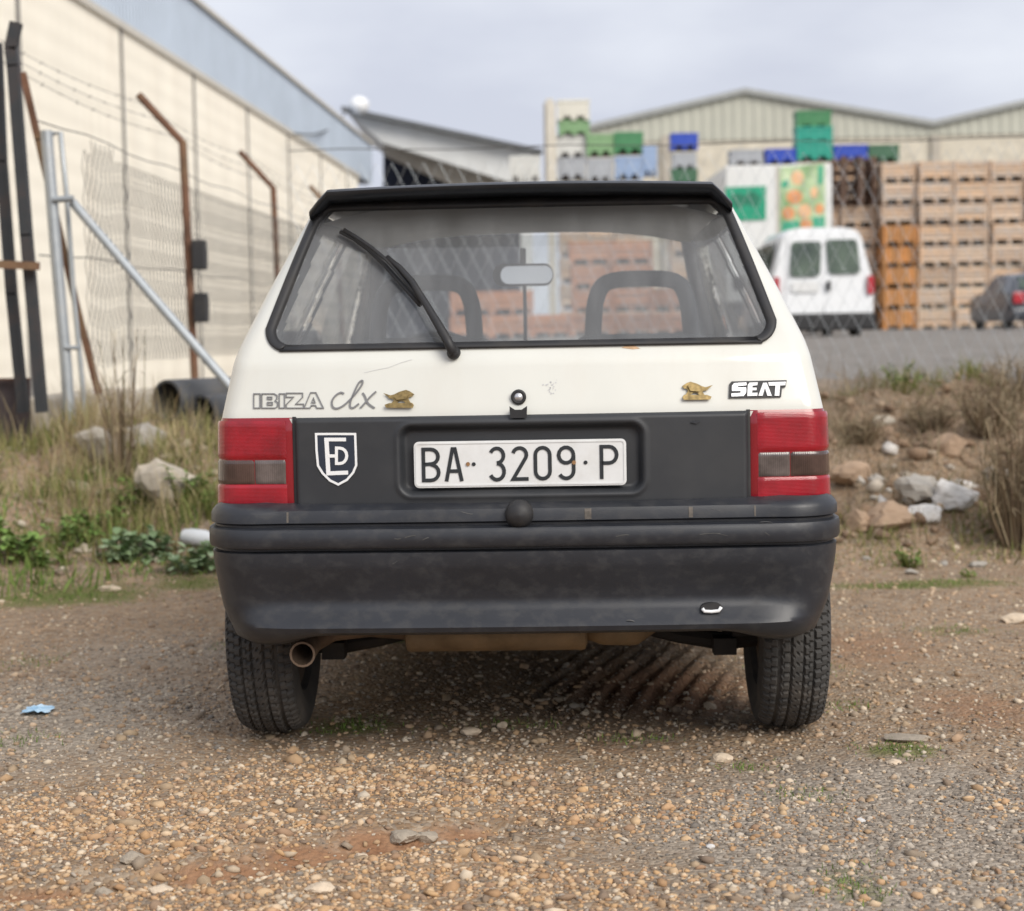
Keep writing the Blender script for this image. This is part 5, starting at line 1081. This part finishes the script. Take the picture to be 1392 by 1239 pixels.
def leafy(px, py, Y, wpx, hpx, m, label, seed, nleaf=150, lw=.35):
    rr_2 = np.random.default_rng(seed); p = hit(px, py); Y = p.y; z0 = p.z; kk = Y/FPX; R = wpx*kk/2; Ht = hpx*kk
    pl = thing('leafy_weed', (p.x, Y, z0), label, 'plant', 'leafy weeds on the banks'); st = MB(); lf = MB(); ns = 9
    for s in range(ns):
        a = rr_2.uniform(0, 6.28); rad = R*math.sqrt(rr_2.uniform(.02, 1)); b_ = Vector((p.x+.25*rad*math.cos(a), Y+.25*rad*math.sin(a), z0-.02)); t_ = Vector((p.x+rad*math.cos(a), Y+rad*.8*math.sin(a), z0+Ht*rr_2.uniform(.45, 1)*(1-.4*(rad/R)**2)))
        mid = b_.lerp(t_, .5)+Vector((0, 0, Ht*.12)); st.tube([b_, mid, t_], [.006, .004, .002], 5)
        for j in range(nleaf//ns):
            f = rr_2.uniform(.2, 1); c = (b_.lerp(mid, f*2) if f < .5 else mid.lerp(t_, f*2-1)); aa = rr_2.uniform(0, 6.28); el = rr_2.uniform(-.2, .9)
            L_ = R*lw*rr_2.uniform(.5, 1.1); u = Vector((math.cos(aa)*math.cos(el), math.sin(aa)*math.cos(el), math.sin(el))); v = u.cross(Vector((0, 0, 1))).normalized()*L_*.27; dn = Vector((0, 0, -L_*.22))
            lf.add([c, c+u*L_*.35+v*.9, c+u*L_*.35-v*.9, c+u*L_*.72+v*.75+dn*.4, c+u*L_*.72-v*.75+dn*.4, c+u*L_+dn, c+u*L_*.36+Vector((0, 0, -.004)), c+u*L_*.72+dn*.4+Vector((0, 0, -.004))], [(0, 1, 6), (0, 6, 2), (1, 3, 7, 6), (6, 7, 4, 2), (3, 5, 7), (7, 5, 4)])
    st.build('stem', L_ol, pl, smooth=True); lf.build('leaves', m, pl, kind='stuff')
L_w1 = leafmat('fresh weed leaf', [(.13, .22, .05), (.18, .29, .075), (.09, .15, .035), (.23, .33, .11)]); L_w2 = leafmat('grey green leaf', [(.22, .31, .17), (.28, .38, .22), (.16, .23, .12), (.34, .43, .28)])
leafy(18, 762, 7.55, 120, 75, L_w1, 'bright green leafy weed at the left edge', 1, 200); leafy(205, 765, 7.7, 130, 55, L_w2, 'grey green leafy weed in the middle of the left bank foot', 2, 280); leafy(262, 780, 7.5, 110, 45, L_w2, 'low grey green weed nearest the left bumper', 3, 240); leafy(135, 725, 8.0, 90, 45, L_w1, 'green weed right of the bright leafy one', 4, 150); leafy(250, 690, 8.3, 90, 80, L_w1, 'dark green bushy weed below the pale block', 5, 220, .25); leafy(185, 700, 8.5, 80, 60, L_w1, 'green weed left of the pale block foot', 6, 150, .25)
leafy(60, 770, 7, 70, 30, L_w1, 'low green weed beside the bright leafy one', 21, 120); leafy(100, 745, 7, 90, 50, L_w1, 'green leafy weed below the galvanised post', 22, 160); leafy(165, 765, 7, 70, 28, L_w2, 'low grey green weed at the foot of the left bank', 23, 120); leafy(285, 705, 7, 50, 60, L_w1, 'dark green weed right against the left lamp', 24, 120, .3)
leafy(1240, 772, 7.6, 55, 38, L_w1, 'bright green weed in the right grass strip', 7, 120); leafy(1320, 785, 7.3, 40, 14, L_w1, 'low green weed right of the bright one', 8, 60); leafy(1225, 535, 11.6, 70, 60, L_w1, 'green tuft plant on the crest beyond the right tail lamp', 9, 120, .22)
def brush(px, py, Y, wpx, hpx, label, seed, n=150):
    r2 = np.random.default_rng(seed); p = hit(px, py); Y = p.y; z0 = p.z; kk = Y/FPX; R = wpx*kk/2; Ht = hpx*kk
    br = thing('dry_bush', (p.x, Y, z0), label, 'bush', 'dry brush on the right bank'); mb = MB()
    for s in range(n):
        a = r2.uniform(0, 6.28); rd = R*math.sqrt(r2.uniform(0, 1)); b_ = Vector((p.x+.35*rd*math.cos(a), Y+.35*rd*math.sin(a), z0-.03)); t_ = Vector((p.x+rd*math.cos(a), Y+rd*math.sin(a), z0+Ht*r2.uniform(.4, 1))); m_ = b_.lerp(t_, .55)+Vector(r2.normal(0, R*.12, 3))
        mb.tube([b_, m_, t_], [.005, .0035, .0015], 3, caps=False)
        for j in range(3): c = m_.lerp(t_, r2.uniform(0, .8)); e_ = c+Vector(r2.normal(0, R*.22, 3))+Vector((0, 0, Ht*.08)); mb.tube([c, e_], [.0026, .001], 3, caps=False)
    mb.build('twigs', L_br, br, kind='stuff')
brush(1385, 745, 8, 110, 190, 'tall brown dry bush at the right edge', 1, 150); brush(1345, 590, 8, 120, 75, 'brown dry bush on the bank above the white lump', 2, 110); brush(1265, 585, 8, 90, 40, 'low dry bush behind the grey slab', 3, 90); brush(1170, 600, 8, 80, 36, 'low tangled dry bush beside the right tail lamp', 4, 80); brush(1385, 540, 8, 110, 60, 'pale dry bush at the far right crest', 5, 80)
brush(165, 650, 8, 80, 210, 'tall thin dry weed stalks left of the pale block', 6, 34)
# tidy: unused prototypes and helper props
for o in list(bpy.data.objects):
    if o.type == 'EMPTY' and o.get('label') == '':
        for ch in list(o.children): bpy.data.objects.remove(ch)
        bpy.data.objects.remove(o)
for o in bpy.data.objects:
    if '_o' in o.keys(): del o['_o']
